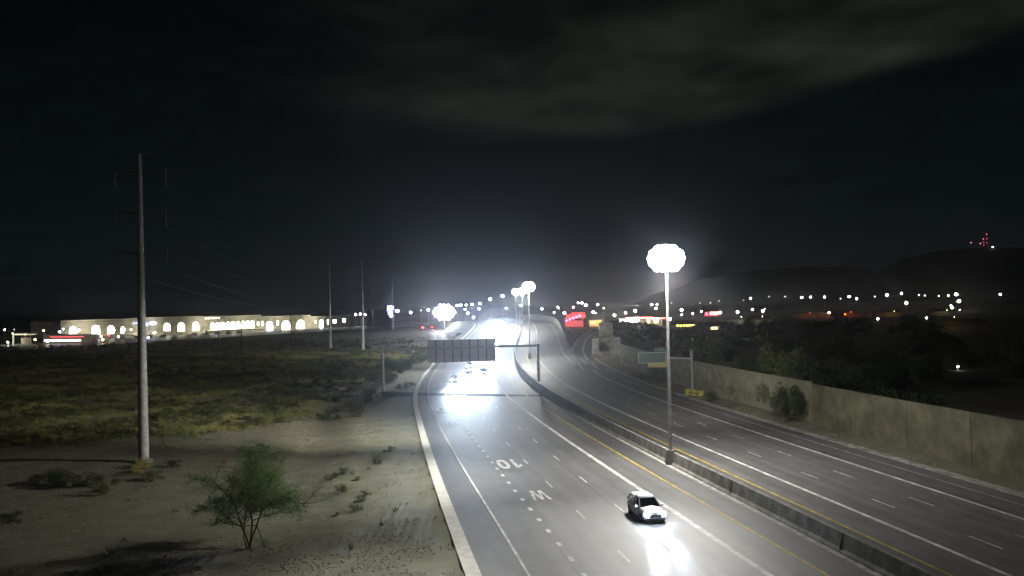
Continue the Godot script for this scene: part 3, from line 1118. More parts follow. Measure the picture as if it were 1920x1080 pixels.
func build_plants() -> void:
	var bark := grainy(Color(0.05, 0.055, 0.03), Color(0.1, 0.1, 0.06), 0.5, 0.9, 91, 0.03)
	# the tree close by on the gravel
	rng.seed = 73
	var tree := thing("desert_tree", "airy green desert tree with thin forked stems on the gravel verge", "tree", Vector3(-19.3, ground_at(-19.3, 65.2) - 0.05, -65.2))
	var wood := start()
	var leaf := start()
	for d: Vector3 in [Vector3(-0.28, 1.2, 0.1), Vector3(0.15, 1.3, -0.1), Vector3(0.6, 1.1, 0.2), Vector3(-0.75, 1.1, -0.3)]:
		palo(wood, leaf, Vector3(rng.randf_range(-0.1, 0.1), 0, rng.randf_range(-0.1, 0.1)), d.normalized(), 4.1, 0.085, 0, 0.1)
	part(tree, "trunk", wood.commit(), bark)
	part(tree, "crown", finish(leaf), leaf_mat(Color(0.1, 0.16, 0.045)))
	# shrubs: three shapes in a few leaf colours, each plant a thing
	var shapes := [shrub_shape(Vector3(1.6, 1.0, 1.6), 1500, 0.10, 5), shrub_shape(Vector3(1.1, 0.7, 1.1), 1000, 0.08, 6), shrub_shape(Vector3(2.4, 1.5, 2.2), 2600, 0.12, 7)]
	var olive := leaf_mat(Color(0.05, 0.06, 0.022))
	var dark := leaf_mat(Color(0.022, 0.03, 0.012))
	var sage := leaf_mat(Color(0.1, 0.12, 0.045))
	var straw := leaf_mat(Color(0.19, 0.16, 0.05))
	var twig := start()
	rng.seed = 9
	for k in 9:
		add_rod(twig, Vector3(0, 0, 0), Vector3(rng.randfn() * 0.35, rng.randf_range(0.4, 0.8), rng.randfn() * 0.35), 0.02, 0.008, 4)
	var twigs := twig.commit()
	for s: Array in [
		[-14.6, 105.0, 1, 1.0, sage, "small pale green shrub, top of the loose line along the gravel verge"],
		[-15.3, 100.5, 0, 0.8, sage, "round pale green shrub in the loose line along the gravel verge"],
		[-15.0, 97.2, 1, 0.9, olive, "olive shrub beneath the pale ones on the gravel verge"],
		[-17.6, 91.5, 1, 1.1, dark, "dark shrub throwing a streak of shadow on the gravel verge"],
		[-16.6, 91.6, 1, 0.8, sage, "pale shrub touching the dark one on the gravel verge"],
		[-18.2, 89.0, 0, 0.7, olive, "low olive shrub just below the shadow streak on the verge"],
		[-15.5, 88.0, 1, 0.6, olive, "tiny olive tuft alone below the pale shrubs"],
		[-15.9, 83.0, 0, 0.75, olive, "bare grey-green shrub in the open gravel beside the tree crown"],
		[-13.6, 81.5, 1, 0.7, dark, "dark low tuft, upper of three in a column on the gravel"],
		[-13.5, 78.6, 1, 0.8, dark, "dark low tuft, middle of three in a column on the gravel"],
		[-13.5, 75.4, 1, 0.9, olive, "olive tuft, lowest and largest of three in a column on the gravel"],
		[-14.7, 73.5, 1, 0.5, dark, "smallest dark tuft by the tuft column on the gravel"],
		[-44.0, 87.5, 2, 1.25, dark, "big dark bush in the cluster below the power pole"],
		[-40.8, 86.5, 2, 1.0, dark, "second dark bush in the cluster below the power pole"],
		[-47.0, 88.5, 0, 1.0, dark, "small dark bush at the outer end of the cluster below the power pole"],
		[-40.0, 96.0, 0, 1.1, straw, "yellow straw bush at the very foot of the power pole"],
		[-38.6, 93.0, 0, 1.2, straw, "straw coloured bush between the power pole and the dark cluster"],
		[-36.6, 96.4, 0, 0.9, dark, "dark shrub beside the yellow ones at the power pole"],
		[-36.0, 89.5, 0, 1.1, olive, "olive bush on the road side of the dark cluster"],
		[-38.0, 83.0, 0, 1.2, olive, "olive bush lowest in the cluster below the power pole"],
		[-49.5, 78.0, 0, 1.0, olive, "lone olive bush well below the power pole in the dim corner"],
		[-45.5, 76.0, 2, 0.7, dark, "dark spreading bush in the dim corner below the pole"],
		[-40.5, 72.0, 0, 1.0, dark, "dark bush near the lower edge in the dim corner"],
		[-60.5, 93.0, 0, 0.7, dark, "tiny dark shrub at the edge of view, level with the pole foot"],
		[-31.0, 111.0, 1, 1.0, olive, "thin upright weed alone on the bare dirt past the pole"],
		[-23.5, 167.0, 2, 0.9, olive, "grey-green bush beside the foot of the gantry's verge post"],
		[-26.9, 170.0, 2, 1.15, dark, "dark bush behind the gantry's verge post"],
		[-22.6, 181.0, 0, 1.2, dark, "round dark shrub inside the gantry on the pale verge"],
		[-21.6, 188.0, 0, 1.1, olive, "shrub further along inside the gantry on the pale verge"],
		[-26.0, 160.0, 2, 0.9, dark, "dark bush in front of the gantry's verge post"],
		[-26.8, 152.0, 2, 0.8, olive, "olive bush in the scrub line leading to the gantry"],
		[-25.3, 146.0, 0, 1.3, dark, "dark scrub, nearer end of the scrub line leading to the gantry"],
		[-24.6, 139.0, 1, 1.5, dark, "dark shrub alone where the drain meets the gravel"],
		[-28.6, 141.0, 0, 1.2, dark, "dark shrub on the lip of the verge drain"],
		[-29.5, 150.0, 2, 0.8, dark, "dark bush on the far lip of the verge drain"],
		[36.9, 146.0, 2, 2.4, dark, "tall dark bush against the pale sound wall beside the steel post"],
		[34.2, 152.5, 0, 1.1, olive, "low scrub at the foot of the slim steel post"],
	]:
		var b := thing("shrub", s[5], "shrub", Vector3(s[0], ground_at(s[0], s[1]) - 0.03, -s[1]), s[0] * 1.7 + s[1], "shrubs on the verges")
		var o := part(b, "foliage", shapes[s[2]], s[4])
		o.scale = Vector3.ONE * s[3]
		part(b, "stems", twigs, bark)
	# the dense dark tree that hides the gap between the two wall stretches
	rng.seed = 31
	var gap := thing("wall_tree", "dense dark tree filling the gap between the two sound wall stretches", "tree", on_road(23.6, 116.5, 0.2))
	part(gap, "trunk", rod(0.16, 0.1, 2.6, 8), bark, Vector3(0, 1.3, 0))
	var crown := part(gap, "crown", shrub_shape(Vector3(3.6, 5.2, 4.2), 6000, 0.2, 44), dark)
	crown.position.y = 0.7
	# trees beyond: a few shapes, set out behind the wall and in the far field
	var forms := []
	var forms_say: Array = ["round dark tree in the unlit neighbourhood behind the sound wall", "tall narrow dark tree in the unlit neighbourhood behind the sound wall", "low spreading dark tree in the unlit neighbourhood behind the sound wall"]
	for k in 3:
		rng.seed = 200 + k
		var t := thing("neighbourhood_tree", forms_say[k], "tree", Vector3.ZERO, 0.0, "dark trees behind the sound wall")
		part(t, "trunk", rod(0.2, 0.12, 3.0, 7), bark, Vector3(0, 1.5, 0))
		part(t, "crown", shrub_shape([Vector3(5.5, 5.0, 5.5), Vector3(4.2, 7.5, 4.2), Vector3(7.0, 4.6, 7.0)][k], 2200, 0.55, 300 + k), [dark, olive, dark][k], Vector3(0, 1.8, 0))
		forms.append(t)
	rng.seed = 17
	var first := [true, true, true]
	for k in 84:
		var z := lerpf(95.0, 470.0, pow(rng.randf(), 0.8))
		var x := cx(z) + 33.0 + rng.randf() * (z * 0.36)
		if x > z * 0.62 + 6.0:
			x = lerpf(cx(z) + 33.0, z * 0.62, rng.randf())
		var kind := rng.randi() % 3
		var t: Node3D = forms[kind]
		if not first[kind]:
			t = copy_of(forms[kind], forms_say[kind], Vector3.ZERO)
		first[kind] = false
		t.position = Vector3(x, 0, -z)
		t.rotation.y = rng.randf() * TAU
		t.scale = Vector3.ONE * rng.randf_range(0.75, 1.25)
	# brush in the middle of the far field and along the ramp
	var bt := thing("field_bush", "grey-green bush crowd behind the gantry's verge end", "bush", Vector3(-27.5, 0, -196), 0.0, "bushes behind the gantry")
	part(bt, "foliage", shrub_shape(Vector3(5.0, 3.6, 4.2), 2600, 0.3, 71), olive)
	part(bt, "stems", rod(0.1, 0.08, 1.2, 6), bark, Vector3(0, 0.6, 0))
	for r: Array in [[-32.0, 205.0, "grey-green bush, second one out behind the gantry's verge end"], [-38.0, 214.0, "grey-green bush, third one out behind the gantry's verge end"], [-29.0, 232.0, "bush half hidden behind the gantry sign's outer edge"], [-35.0, 250.0, "bush behind the others towards the frontage road"], [-47.0, 236.0, "bush standing alone in the field short of the power poles"], [-26.5, 268.0, "bush just behind the sign panels by the embankment"], [-52.0, 300.0, "bush near the feet of the far power poles"], [-31.5, 300.0, "bush beside the foot of the entry ramp"]]:
		copy_of(bt, r[2], Vector3(r[0], ground_at(r[0], r[1]), -r[1]), r[1])
	# loose stones of the verge
	var pebble := SphereMesh.new()
	pebble.radius = 0.5
	pebble.height = 0.7
	pebble.radial_segments = 6
	pebble.rings = 3
	var stones := MultiMesh.new()
	stones.transform_format = MultiMesh.TRANSFORM_3D
	stones.use_colors = true
	stones.mesh = pebble
	rng.seed = 88
	var laid := []
	while laid.size() < 36000:
		var z := lerpf(50.0, 190.0, pow(rng.randf(), 1.7))
		var x := cx(z) + (gutter(z) - 0.3 - rng.randf() * minf(z * 0.5, 60.0) if rng.randf() < 0.95 else 23.6 + rng.randf() * 1.4)
		if x > -z * 0.62 - 4.0 and rng.randf() < 0.12 + 0.5 * smoothstep(26.0, 34.0, -off_of(x, z)) + soil_noise.get_noise_2d(x * 3.0, z * 3.0) * 1.3:
			laid.append(Vector3(x, 0, z))
	stones.instance_count = laid.size()
	for i in laid.size():
		var p: Vector3 = laid[i]
		var s := 0.03 + 0.12 * pow(rng.randf(), 3.0)
		stones.set_instance_transform(i, Transform3D(Basis(Vector3.UP, rng.randf() * TAU).scaled(Vector3(s * rng.randf_range(0.8, 1.5), s, s)), Vector3(p.x, ground_at(p.x, p.z) + s * 0.12, -p.z)))
		var v := rng.randf_range(0.75, 1.3)
		stones.set_instance_color(i, Color(v, v, v * 0.97))
	var gravel := MultiMeshInstance3D.new()
	gravel.multimesh = stones
	var stone := plain(Color(0.25, 0.24, 0.175), 0.95)
	stone.vertex_color_use_as_albedo = true
	gravel.material_override = stone
	put(self, gravel, "gravel")
	gravel.set_meta("kind", "stuff")
	tag(gravel, "loose gravel scattered over the pale verge beside the motorway", "gravel")
	# low scrub of the field, too much of it to count
	var bushlet := shrub_shape(Vector3(1.3, 0.9, 1.3), 260, 0.2, 515)
	var scrub := MultiMesh.new()
	scrub.transform_format = MultiMesh.TRANSFORM_3D
	scrub.use_colors = true
	scrub.mesh = bushlet
	rng.seed = 616
	var spots := []
	while spots.size() < 3400:
		var z := lerpf(112.0, 460.0, pow(rng.randf(), 1.3))
		var x := cx(z) - 29.0 - rng.randf() * z * 0.6
		if weedy(x, z) > 0.25 and near_ramp(ramp_left, x, z) > 6.0 and rng.randf() < 0.3 + 1.6 * soil_noise.get_noise_2d(x * 1.4 + 9.0, z * 1.4):
			spots.append(Vector3(x, 0, z))
	scrub.instance_count = spots.size()
	for i in spots.size():
		var p: Vector3 = spots[i]
		var s := rng.randf_range(0.5, 1.5)
		scrub.set_instance_transform(i, Transform3D(Basis(Vector3.UP, rng.randf() * TAU).scaled(Vector3(s, s * rng.randf_range(0.6, 1.1), s)), Vector3(p.x, ground_at(p.x, p.z) - 0.05, -p.z)))
		var d := rng.randf()
		scrub.set_instance_color(i, Color(0.5, 0.55, 0.4).lerp(Color(1.5, 1.35, 1.1), d * d))
	var sc := MultiMeshInstance3D.new()
	sc.multimesh = scrub
	var scrub_mat := leaf_mat(Color(0.075, 0.08, 0.038))
	scrub_mat.vertex_color_use_as_albedo = true
	sc.material_override = scrub_mat
	put(self, sc, "scrub")
	sc.set_meta("kind", "stuff")
	tag(sc, "low dark scrub dotted all over the weedy field beyond the power pole", "scrub")
	# grasses and weeds of the field
	var tuft := start()
	rng.seed = 3
	for k in 14:
		var a := rng.randf() * TAU
		var root := Vector3(cos(a), 0, sin(a)) * rng.randf() * 0.14
		var lean := Vector3(cos(a), 0, sin(a)) * rng.randf_range(0.05, 0.3)
		var tip := root + lean + Vector3(0, rng.randf_range(0.15, 0.5), 0)
		var wide := Vector3(-sin(a), 0, cos(a)) * 0.025
		tri(tuft, root - wide, root + wide, tip)
	var grass_mat := leaf_mat(Color(0.185, 0.185, 0.092))
	grass_mat.vertex_color_use_as_albedo = true
	var mm := MultiMesh.new()
	mm.transform_format = MultiMesh.TRANSFORM_3D
	mm.use_colors = true
	mm.mesh = finish(tuft)
	var put_at := []
	rng.seed = 1234
	var tries := 0
	while put_at.size() < 42000 and tries < 400000:
		tries += 1
		var z := lerpf(56.0, 330.0, pow(rng.randf(), 1.2))
		var x := cx(z) - 26.5 - rng.randf() * minf(z * 0.62, 130.0)
		if x < -z * 0.62 - 8.0:
			continue
		var w := weedy(x, z)
		if rng.randf() < 0.0006 + w * clampf(0.35 + 1.6 * soil_noise.get_noise_2d(x * 2.2, z * 2.2), 0.04, 1.0):
			put_at.append(Vector3(x, 0, z))
	mm.instance_count = put_at.size()
	for i in put_at.size():
		var p: Vector3 = put_at[i]
		var s := rng.randf_range(0.6, 1.7)
		mm.set_instance_transform(i, Transform3D(Basis(Vector3.UP, rng.randf() * TAU).scaled(Vector3(s * 1.3, s * rng.randf_range(0.6, 1.2), s * 1.3)), Vector3(p.x, ground_at(p.x, p.z) - 0.02, -p.z)))
		var dry := clampf(0.4 + 1.5 * soil_noise.get_noise_2d(p.x * 0.8 + 50.0, p.z * 0.8) + rng.randfn() * 0.2, 0.0, 1.0)
		mm.set_instance_color(i, Color(0.45, 0.55, 0.4).lerp(Color(1.1, 0.98, 0.78), dry))
	var g := MultiMeshInstance3D.new()
	g.multimesh = mm
	g.material_override = grass_mat
	put(self, g, "grass")
	g.set_meta("kind", "stuff")
	tag(g, "weedy grass and dry tufts covering the dark field beside the motorway", "grass")


# ---------------------------------------------------------------- the long shop across the field

var shop_from := Vector3(-262, 0, -515)
var shop_along := Vector3(136, 0, -223).normalized()


func build_shops() -> void:
	var lot := start()
	var front := Vector3(-shop_along.z, 0, shop_along.x) * -1.0
	if front.dot(Vector3(0, 0, 1)) < 0.0:
		front = -front
	var p := shop_from - shop_along * 130.0
	var q := shop_from + shop_along * 300.0
	quad(lot, p + front * 92.0 + Vector3(0, 0.25, 0), q + front * 60.0 + Vector3(0, 0.25, 0), q + Vector3(0, 0.25, 0), p + Vector3(0, 0.25, 0))
	struct("car_park", finish(lot), stained(grainy(Color(0.1, 0.1, 0.1), Color(0.16, 0.16, 0.155), 5.0, 0.42, 101, 0.03), 60.0, 0.6, 102))
	var basis := Basis(shop_along, Vector3.UP, shop_along.cross(Vector3.UP))
	var s := thing("shopping_centre", "long beige shop building with glowing arched windows beyond the dark field", "shop", shop_from)
	s.basis = basis
	var stucco := stained(grainy(Color(0.28, 0.26, 0.2), Color(0.38, 0.35, 0.28), 6.0, 0.9, 103, 0.03), 30.0, 0.7, 104)
	var trim := plain(Color(0.4, 0.38, 0.32), 0.8)
	var side := 1.0 if basis.z.dot(front) > 0.0 else -1.0
	for b: Array in [[4, 58, 11.6], [58, 104, 11.9], [104, 156, 11.4], [156, 206, 10.3], [206, 250, 9.2]]:
		part(s, "wall", box_mesh(Vector3(b[1] - b[0] - 0.1, b[2], 30)), stucco, Vector3((b[0] + b[1]) * 0.5, b[2] * 0.5, -15.0 * side))
		part(s, "parapet", box_mesh(Vector3(b[1] - b[0], 0.5, 0.5)), trim, Vector3((b[0] + b[1]) * 0.5, b[2] + 0.2, 0.2 * side))
	var warm := glow(Color(1.0, 0.98, 0.88), 6.0)
	window_lights = [warm, glow(Color(1.0, 0.96, 0.82), 3.4), glow(Color(0.95, 0.99, 1.0), 8.0), glow(Color(1.0, 0.97, 0.8), 4.6)]
	for a: Array in [[11.6, 5.0, 4.0, 8.6], [26.0, 5.5, 3.0, 8.6], [36.0, 4.6, 3.2, 8.2], [44.0, 2.6, 3.2, 7.2], [76.0, 5.2, 3.4, 8.4], [87.0, 5.6, 2.6, 8.6], [98.5, 5.6, 2.6, 8.6], [163.8, 6.6, 0.6, 7.0], [180.0, 8.6, 0.6, 7.2], [195.0, 9.0, 0.6, 7.2], [217.5, 4.4, 0.6, 6.6]]:
		arch(s, a[0], a[1], a[2], a[3], side, warm)
	for k in 9:
		arch(s, 112.5 + 4.4 * k, 3.9, 2.6, 7.6 + 0.06 * k, side, warm)
	for a: Array in [[153.0, 1.6, 4.5, 7.0], [157.0, 1.4, 4.0, 7.2], [171.8, 1.5, 4.0, 7.2], [211.0, 1.2, 4.0, 6.2], [225.5, 2.8, 3.0, 6.6], [232.5, 3.6, 3.6, 6.4], [243.5, 3.2, 4.0, 7.0]]:
		part(s, "window", box_mesh(Vector3(a[1], a[3] - a[2], 0.15)), warm, Vector3(a[0], (a[2] + a[3]) * 0.5, 0.1 * side))
	part(s, "shop_sign", ball(2.2, 0.5), glow(Color(0.8, 0.84, 1.0), 6.0), Vector3(65.0, 8.6, 0.9 * side))
	part(s, "shop_sign", box_mesh(Vector3(5.0, 0.9, 0.2)), glow(Color(0.35, 0.35, 1.0), 3.0), Vector3(53.5, 9.0, 0.2 * side))
	part(s, "shop_sign", box_mesh(Vector3(2.2, 1.6, 0.2)), glow(Color(0.6, 0.6, 1.0), 4.0), Vector3(60.4, 8.2, 0.2 * side))
	for k in 6:
		part(s, "wall_lamp", ball(0.5), glow(Color(1.0, 0.97, 0.85), 5.0), Vector3(106.5 + k * 2.2, 10.6, 0.5 * side))
	part(s, "canopy", box_mesh(Vector3(50, 0.5, 3.0)), trim, Vector3(131, 2.4, 1.6 * side))
	part(s, "canopy", box_mesh(Vector3(44, 0.5, 3.0)), trim, Vector3(30, 2.6, 1.6 * side))
	# what lights the forecourt: the car park lamps
	var made: Node3D = null
	var k := 0
	for r: Array in [[18.0, 16.0, "slim car park lamp before the near end of the long shop"], [60.0, 18.0, "slim car park lamp before the shop's blue signs"], [104.0, 18.0, "slim car park lamp before the plain middle of the long shop"], [140.0, 22.0, "slim car park lamp over the bright paving before the close arches"], [172.0, 20.0, "slim car park lamp over the bright paving before the tall arches"], [206.0, 14.0, "slim car park lamp near the far end of the long shop"], [118.0, 62.0, "slim car park lamp at the field edge of the paving, before the dense arches"], [158.0, 58.0, "slim car park lamp at the field edge of the paving, before the tall arches"], [30.0, 58.0, "slim car park lamp at the field edge of the paving, before the near arches"], [-40.0, 30.0, "slim car park lamp in the open lot before the long shop begins"]]:
		var at: Vector3 = shop_from + shop_along * r[0] + front * r[1] + Vector3(0, 0.25, 0)
		if made == null:
			made = thing("car_park_lamp", r[2], "lamp", at, 0.0, "car park lamps before the long shop")
			part(made, "pole", rod(0.12, 0.09, 8.4, 8), dark_metal, Vector3(0, 4.2, 0))
			part(made, "lamp_head", box_mesh(Vector3(1.2, 0.16, 0.5)), dark_metal, Vector3(0, 8.45, 0))
			part(made, "lamp_lens", box_mesh(Vector3(0.42, 0.05, 0.4)), glow(Color(1, 0.98, 0.9), 8.0), Vector3(0, 8.34, 0))
			spot(made, Vector3(0, 8.25, 0), front * -13.0 + Vector3(0, 1.5, 0), 1500.0, 60.0, 0.8, Color(1.0, 0.98, 0.88), 0.3)
		else:
			copy_of(made, r[2], at)
		k += 1
	# low drive-in with a bright band, at the near corner of the car park
	var d := thing("drive_in", "low building with red and white light bands before the long shop", "building", Vector3(-238, 0.25, -478), -0.3)
	part(d, "wall", box_mesh(Vector3(26, 4.2, 10)), stucco, Vector3(0, 2.1, -5.2))
	part(d, "light_band", box_mesh(Vector3(24, 0.9, 0.2)), glow(Color(1.0, 0.95, 0.9), 4.0), Vector3(-1, 1.6, 0.0))
	part(d, "light_band", box_mesh(Vector3(22, 0.4, 0.2)), glow(Color(1.0, 0.25, 0.3), 2.0), Vector3(2, 3.5, 0.0))
	part(d, "roof", box_mesh(Vector3(27, 0.4, 11)), trim, Vector3(0, 4.4, -5.2))
	var c := thing("small_kiosk", "small kiosk under a bright canopy beyond the parked cars", "kiosk", Vector3(-262, 0.25, -484))
	part(c, "canopy", box_mesh(Vector3(10, 0.7, 7)), trim, Vector3(0, 5.4, 0))
	part(c, "canopy_light", box_mesh(Vector3(9, 0.1, 6)), glow(Color(1.0, 1.0, 0.85), 2.5), Vector3(0, 4.98, 0))
	part(c, "wall", box_mesh(Vector3(4, 3.2, 3)), stucco, Vector3(0, 1.6, -1.5))
	part(c, "post", rod(0.15, 0.15, 5.0, 8), trim, Vector3(-4.4, 2.5, 2.6))
	part(c, "post", rod(0.15, 0.15, 5.0, 8), trim, Vector3(4.4, 2.5, 2.6))
	# parked cars
	var colours: Array = [["white", Color(0.7, 0.7, 0.7)], ["silver", Color(0.35, 0.36, 0.38)], ["black", Color(0.015, 0.015, 0.017)], ["red", Color(0.25, 0.02, 0.02)], ["blue", Color(0.03, 0.05, 0.14)]]
	rng.seed = 55
	for n in 5:
		var paint := plain(colours[n][1], 0.35)
		var car0 := make_car("", paint, paint)
		for m in 6:
			var a := -100.0 + 11.0 * m + 2.1 * n if m < 4 else 20.0 + 60.0 * (m - 4) + 9.0 * n
			var at: Vector3 = shop_from + shop_along * a + front * (34.0 + 5.0 * ((n + m) % 2) if m < 4 else 22.0) + Vector3(0, 0.26, 0)
			var where: String = ["in the first bay group of the outer car park", "in the second bay group of the outer car park", "in the third bay group of the outer car park", "in the outer car park next to the kiosk", "parked before the near half of the long shop", "parked before the far half of the long shop"][m]
			var label := "tiny parked %s car %s" % [colours[n][0], where]
			var car := car0 if m == 0 else copy_of(car0, label, at)
			car.position = at
			car.rotation.y = atan2(front.x, front.z) + (PI if (n * 3 + m) % 4 == 0 else 0.0)
			tag(car, label, "car", "parked cars by the shops")
	# pylon sign with blue lit faces
	var y := thing("pylon_sign", "tall shop pylon sign with white and blue lit panels", "sign", Vector3(-84.5, 0, -622), 0.05)
	part(y, "post", box_mesh(Vector3(0.8, 9.0, 0.5)), dark_metal, Vector3(0, 4.5, 0))
	var lit := glow(Color(0.72, 0.74, 1.0), 7.0)
	var blue := glow(Color(0.3, 0.3, 1.0), 6.0)
	part(y, "sign_face", box_mesh(Vector3(4.4, 2.9, 0.5)), lit, Vector3(0.4, 15.0, 0))
	part(y, "sign_face", box_mesh(Vector3(2.8, 2.2, 0.5)), lit, Vector3(0.1, 11.6, 0))
	part(y, "sign_face", box_mesh(Vector3(2.8, 1.9, 0.5)), lit, Vector3(1.1, 9.4, 0))
	part(y, "sign_face", box_mesh(Vector3(5.6, 0.5, 0.45)), blue, Vector3(0.4, 13.1, 0))
	part(y, "sign_face", box_mesh(Vector3(2.6, 1.9, 0.5)), lit, Vector3(5.0, 12.8, 0))
	part(y, "sign_frame", box_mesh(Vector3(5.0, 8.6, 0.4)), dark_metal, Vector3(0.6, 12.4, -0.2))
	part(y, "sign_frame", box_mesh(Vector3(2.2, 0.4, 0.3)), dark_metal, Vector3(3.4, 12.6, -0.2))


func arch(s: Node3D, x: float, w: float, lo: float, hi: float, side: float, m: Material) -> void:
	var st := start()
	var r := w * 0.5
	var spring := maxf(hi - r, lo + 0.3)
	var pts := PackedVector2Array([Vector2(-r, lo), Vector2(r, lo), Vector2(r, spring)])
	for k in range(1, 9):
		var a := PI * k / 9.0
		pts.append(Vector2(cos(a) * r, spring + sin(a) * (hi - spring)))
	pts.append(Vector2(-r, spring))
	var mid := Vector2(0, (lo + hi) * 0.5)
	for k in pts.size():
		var a := pts[k]
		var b := pts[(k + 1) % pts.size()]
		var za := 0.12 * side
		if side > 0.0:
			tri(st, Vector3(mid.x, mid.y, za), Vector3(a.x, a.y, za), Vector3(b.x, b.y, za))
		else:
			tri(st, Vector3(mid.x, mid.y, za), Vector3(b.x, b.y, za), Vector3(a.x, a.y, za))
	var o := part(s, "arched_window", finish(st), window_lights[int(x * 7.0) % 4], Vector3(x, 0, 0))
	var frame := start()
	add_box(frame, Vector3(0, (lo + spring) * 0.5, 0.16 * side), Vector3(0.14, spring - lo, 0.1))
	add_box(frame, Vector3(0, spring, 0.16 * side), Vector3(w, 0.14, 0.1))
	part(o, "window_frame", frame.commit(), dark_metal)


# ---------------------------------------------------------------- the crossing street ahead

func build_crossing() -> void:
	var tar := stained(grainy(Color(0.09, 0.088, 0.085), Color(0.13, 0.128, 0.122), 4.0, 0.7, 111, 0.03), 40.0, 0.7, 112)
	struct("frontage_road", path_strip([Vector3(-330, 575, 0), Vector3(-200, 600, 0), Vector3(-120, 628, 0), Vector3(-75, 640, 0), Vector3(-40, 645, 0)], -6.0, 6.0, 0.3), tar)
	struct("cross_street", path_strip([Vector3(-40, 700, 0), Vector3(20, 690, 0), Vector3(60, 640, 0), Vector3(90, 600, 0), Vector3(140, 560, 0)], -9.0, 9.0, 0.28), tar)
	# cluster of floodlights on one pole over the entry ramp
	var f := thing("flood_pole", "cluster of blinding white floodlights on a pole over the entry ramp", "floodlights", Vector3(-43.5, 0, -575), 0.0)
	var flood := glow(Color(0.95, 0.97, 1.0), 120.0)
	part(f, "pole", rod(0.32, 0.2, 15.6, 10), galvanised, Vector3(0, 7.8, 0))
	for row in 5:
		var n: int = [3, 5, 6, 5, 3][row]
		part(f, "crossarm", box_mesh(Vector3(2.5 * n, 0.2, 0.25)), galvanised, Vector3(0, 6.9 + 2.0 * row, 0))
		for k in n:
			var at := Vector3((k - (n - 1) * 0.5) * 2.45, 7.6 + 2.0 * row, 0.3)
			part(f, "lamp_housing", rod(1.15, 0.7, 0.6, 14), dark_metal, at, Vector3(-PI / 2, 0, 0))
			part(f, "lamp_glass", ball(1.1, 0.6), flood, at + Vector3(0, 0, 0.3), Vector3(PI / 2, 0, 0))
	spot(f, Vector3(0, 6.0, 1.6), Vector3(4, 0, 20), 5000.0, 19.0, 1.0, Color(0.93, 0.95, 1.0), 1.0)
	# braking cars at the junction
	for r: Array in [[-61.0, 612.0, "tail lights of a braking car at the frontage road junction"], [-55.0, 616.0, "dimmer tail lights of a second car at the frontage road junction"]]:
		var c := make_car(r[2], plain(Color(0.1, 0.1, 0.11), 0.4), plain(Color(0.1, 0.1, 0.11), 0.4))
		c.position = Vector3(r[0], 0.32, -r[1])
		c.rotation.y = PI
		c.set_meta("group", "braking cars at the junction")
		part(c, "brake_light", ball(0.42), glow(Color(1.0, 0.12, 0.08), 25.0), Vector3(0, 1.15, -2.3))
		omni(c, Vector3(0, 1.1, -3.0), 14.0, Color(1.0, 0.2, 0.12), 0.2)
	# filling station with red lights
	var s := thing("red_filling_station", "filling station with red lit canopy near the bridge parapet", "filling station", Vector3(41, 0, -600), 0.0)
	var white := plain(Color(0.5, 0.5, 0.48), 0.7)
	part(s, "canopy", box_mesh(Vector3(13, 1.0, 9)), white, Vector3(0, 6.0, 0))
	for k in 5:
		part(s, "red_light", ball(0.75, 0.9), glow(Color(1.0, 0.25, 0.38), 18.0), Vector3(-5.4 + 2.2 * k, 4.3 + 0.75 * k, 4.9))
	part(s, "canopy_edge", box_mesh(Vector3(12.6, 2.2, 0.2)), glow(Color(1.0, 0.02, 0.1), 1.1), Vector3(0.8, 7.2, 4.6))
	part(s, "canopy_edge", box_mesh(Vector3(9.0, 0.9, 0.2)), glow(Color(1.0, 0.02, 0.1), 1.6), Vector3(2.4, 9.0, 4.6))
	for x: float in [-5.5, 5.5]:
		part(s, "post", rod(0.25, 0.25, 5.5, 8), white, Vector3(x, 2.75, 3.0))
	part(s, "shop_wall", box_mesh(Vector3(12, 4, 6)), white, Vector3(0, 2, -6))
	omni(s, Vector3(0, 3.4, 6.0), 90.0, Color(1.0, 0.12, 0.2), 0.6)
	var yl := thing("yellow_shop", "low shop with warm yellow lit front beside the red filling station", "shop", Vector3(56, 0, -592), -0.1)
	part(yl, "wall", box_mesh(Vector3(12, 4.0, 8)), white, Vector3(0, 2.0, -5))
	part(yl, "lit_window", box_mesh(Vector3(3.6, 1.6, 0.15)), glow(Color(1.0, 0.82, 0.4), 3.0), Vector3(-3.4, 2.6, -0.9))
	part(yl, "lit_window", box_mesh(Vector3(4.4, 0.9, 0.15)), glow(Color(1.0, 0.78, 0.35), 1.4), Vector3(2.6, 1.8, -0.9))
	part(yl, "roof", box_mesh(Vector3(12.6, 0.4, 8.6)), white, Vector3(0, 4.2, -5))
	omni(yl, Vector3(0, 3.6, 3.0), 60.0, Color(1.0, 0.72, 0.3), 0.4)
	# bright filling station with red fascia
	var g := thing("white_filling_station", "bright white filling station with red edged canopy beyond the exit ramp", "filling station", Vector3(80, 0, -560), 0.0)
	part(g, "canopy", box_mesh(Vector3(28, 0.8, 10)), white, Vector3(0, 5.6, 0))
	part(g, "canopy_edge", box_mesh(Vector3(17, 0.9, 0.2)), glow(Color(1.0, 0.36, 0.36), 3.6), Vector3(-2, 5.9, 5.2))
	part(g, "canopy_edge", box_mesh(Vector3(9, 0.8, 0.2)), glow(Color(1.0, 0.4, 0.38), 3.0), Vector3(9.6, 5.3, 5.2))
	part(g, "canopy_light", box_mesh(Vector3(12, 2.2, 0.3)), glow(Color(0.97, 1.0, 0.97), 5.0), Vector3(-8.2, 4.2, 4.4))
	part(g, "lit_window", box_mesh(Vector3(2.2, 2.6, 0.2)), glow(Color(1.0, 0.85, 0.5), 4.0), Vector3(3.4, 3.6, 4.0))
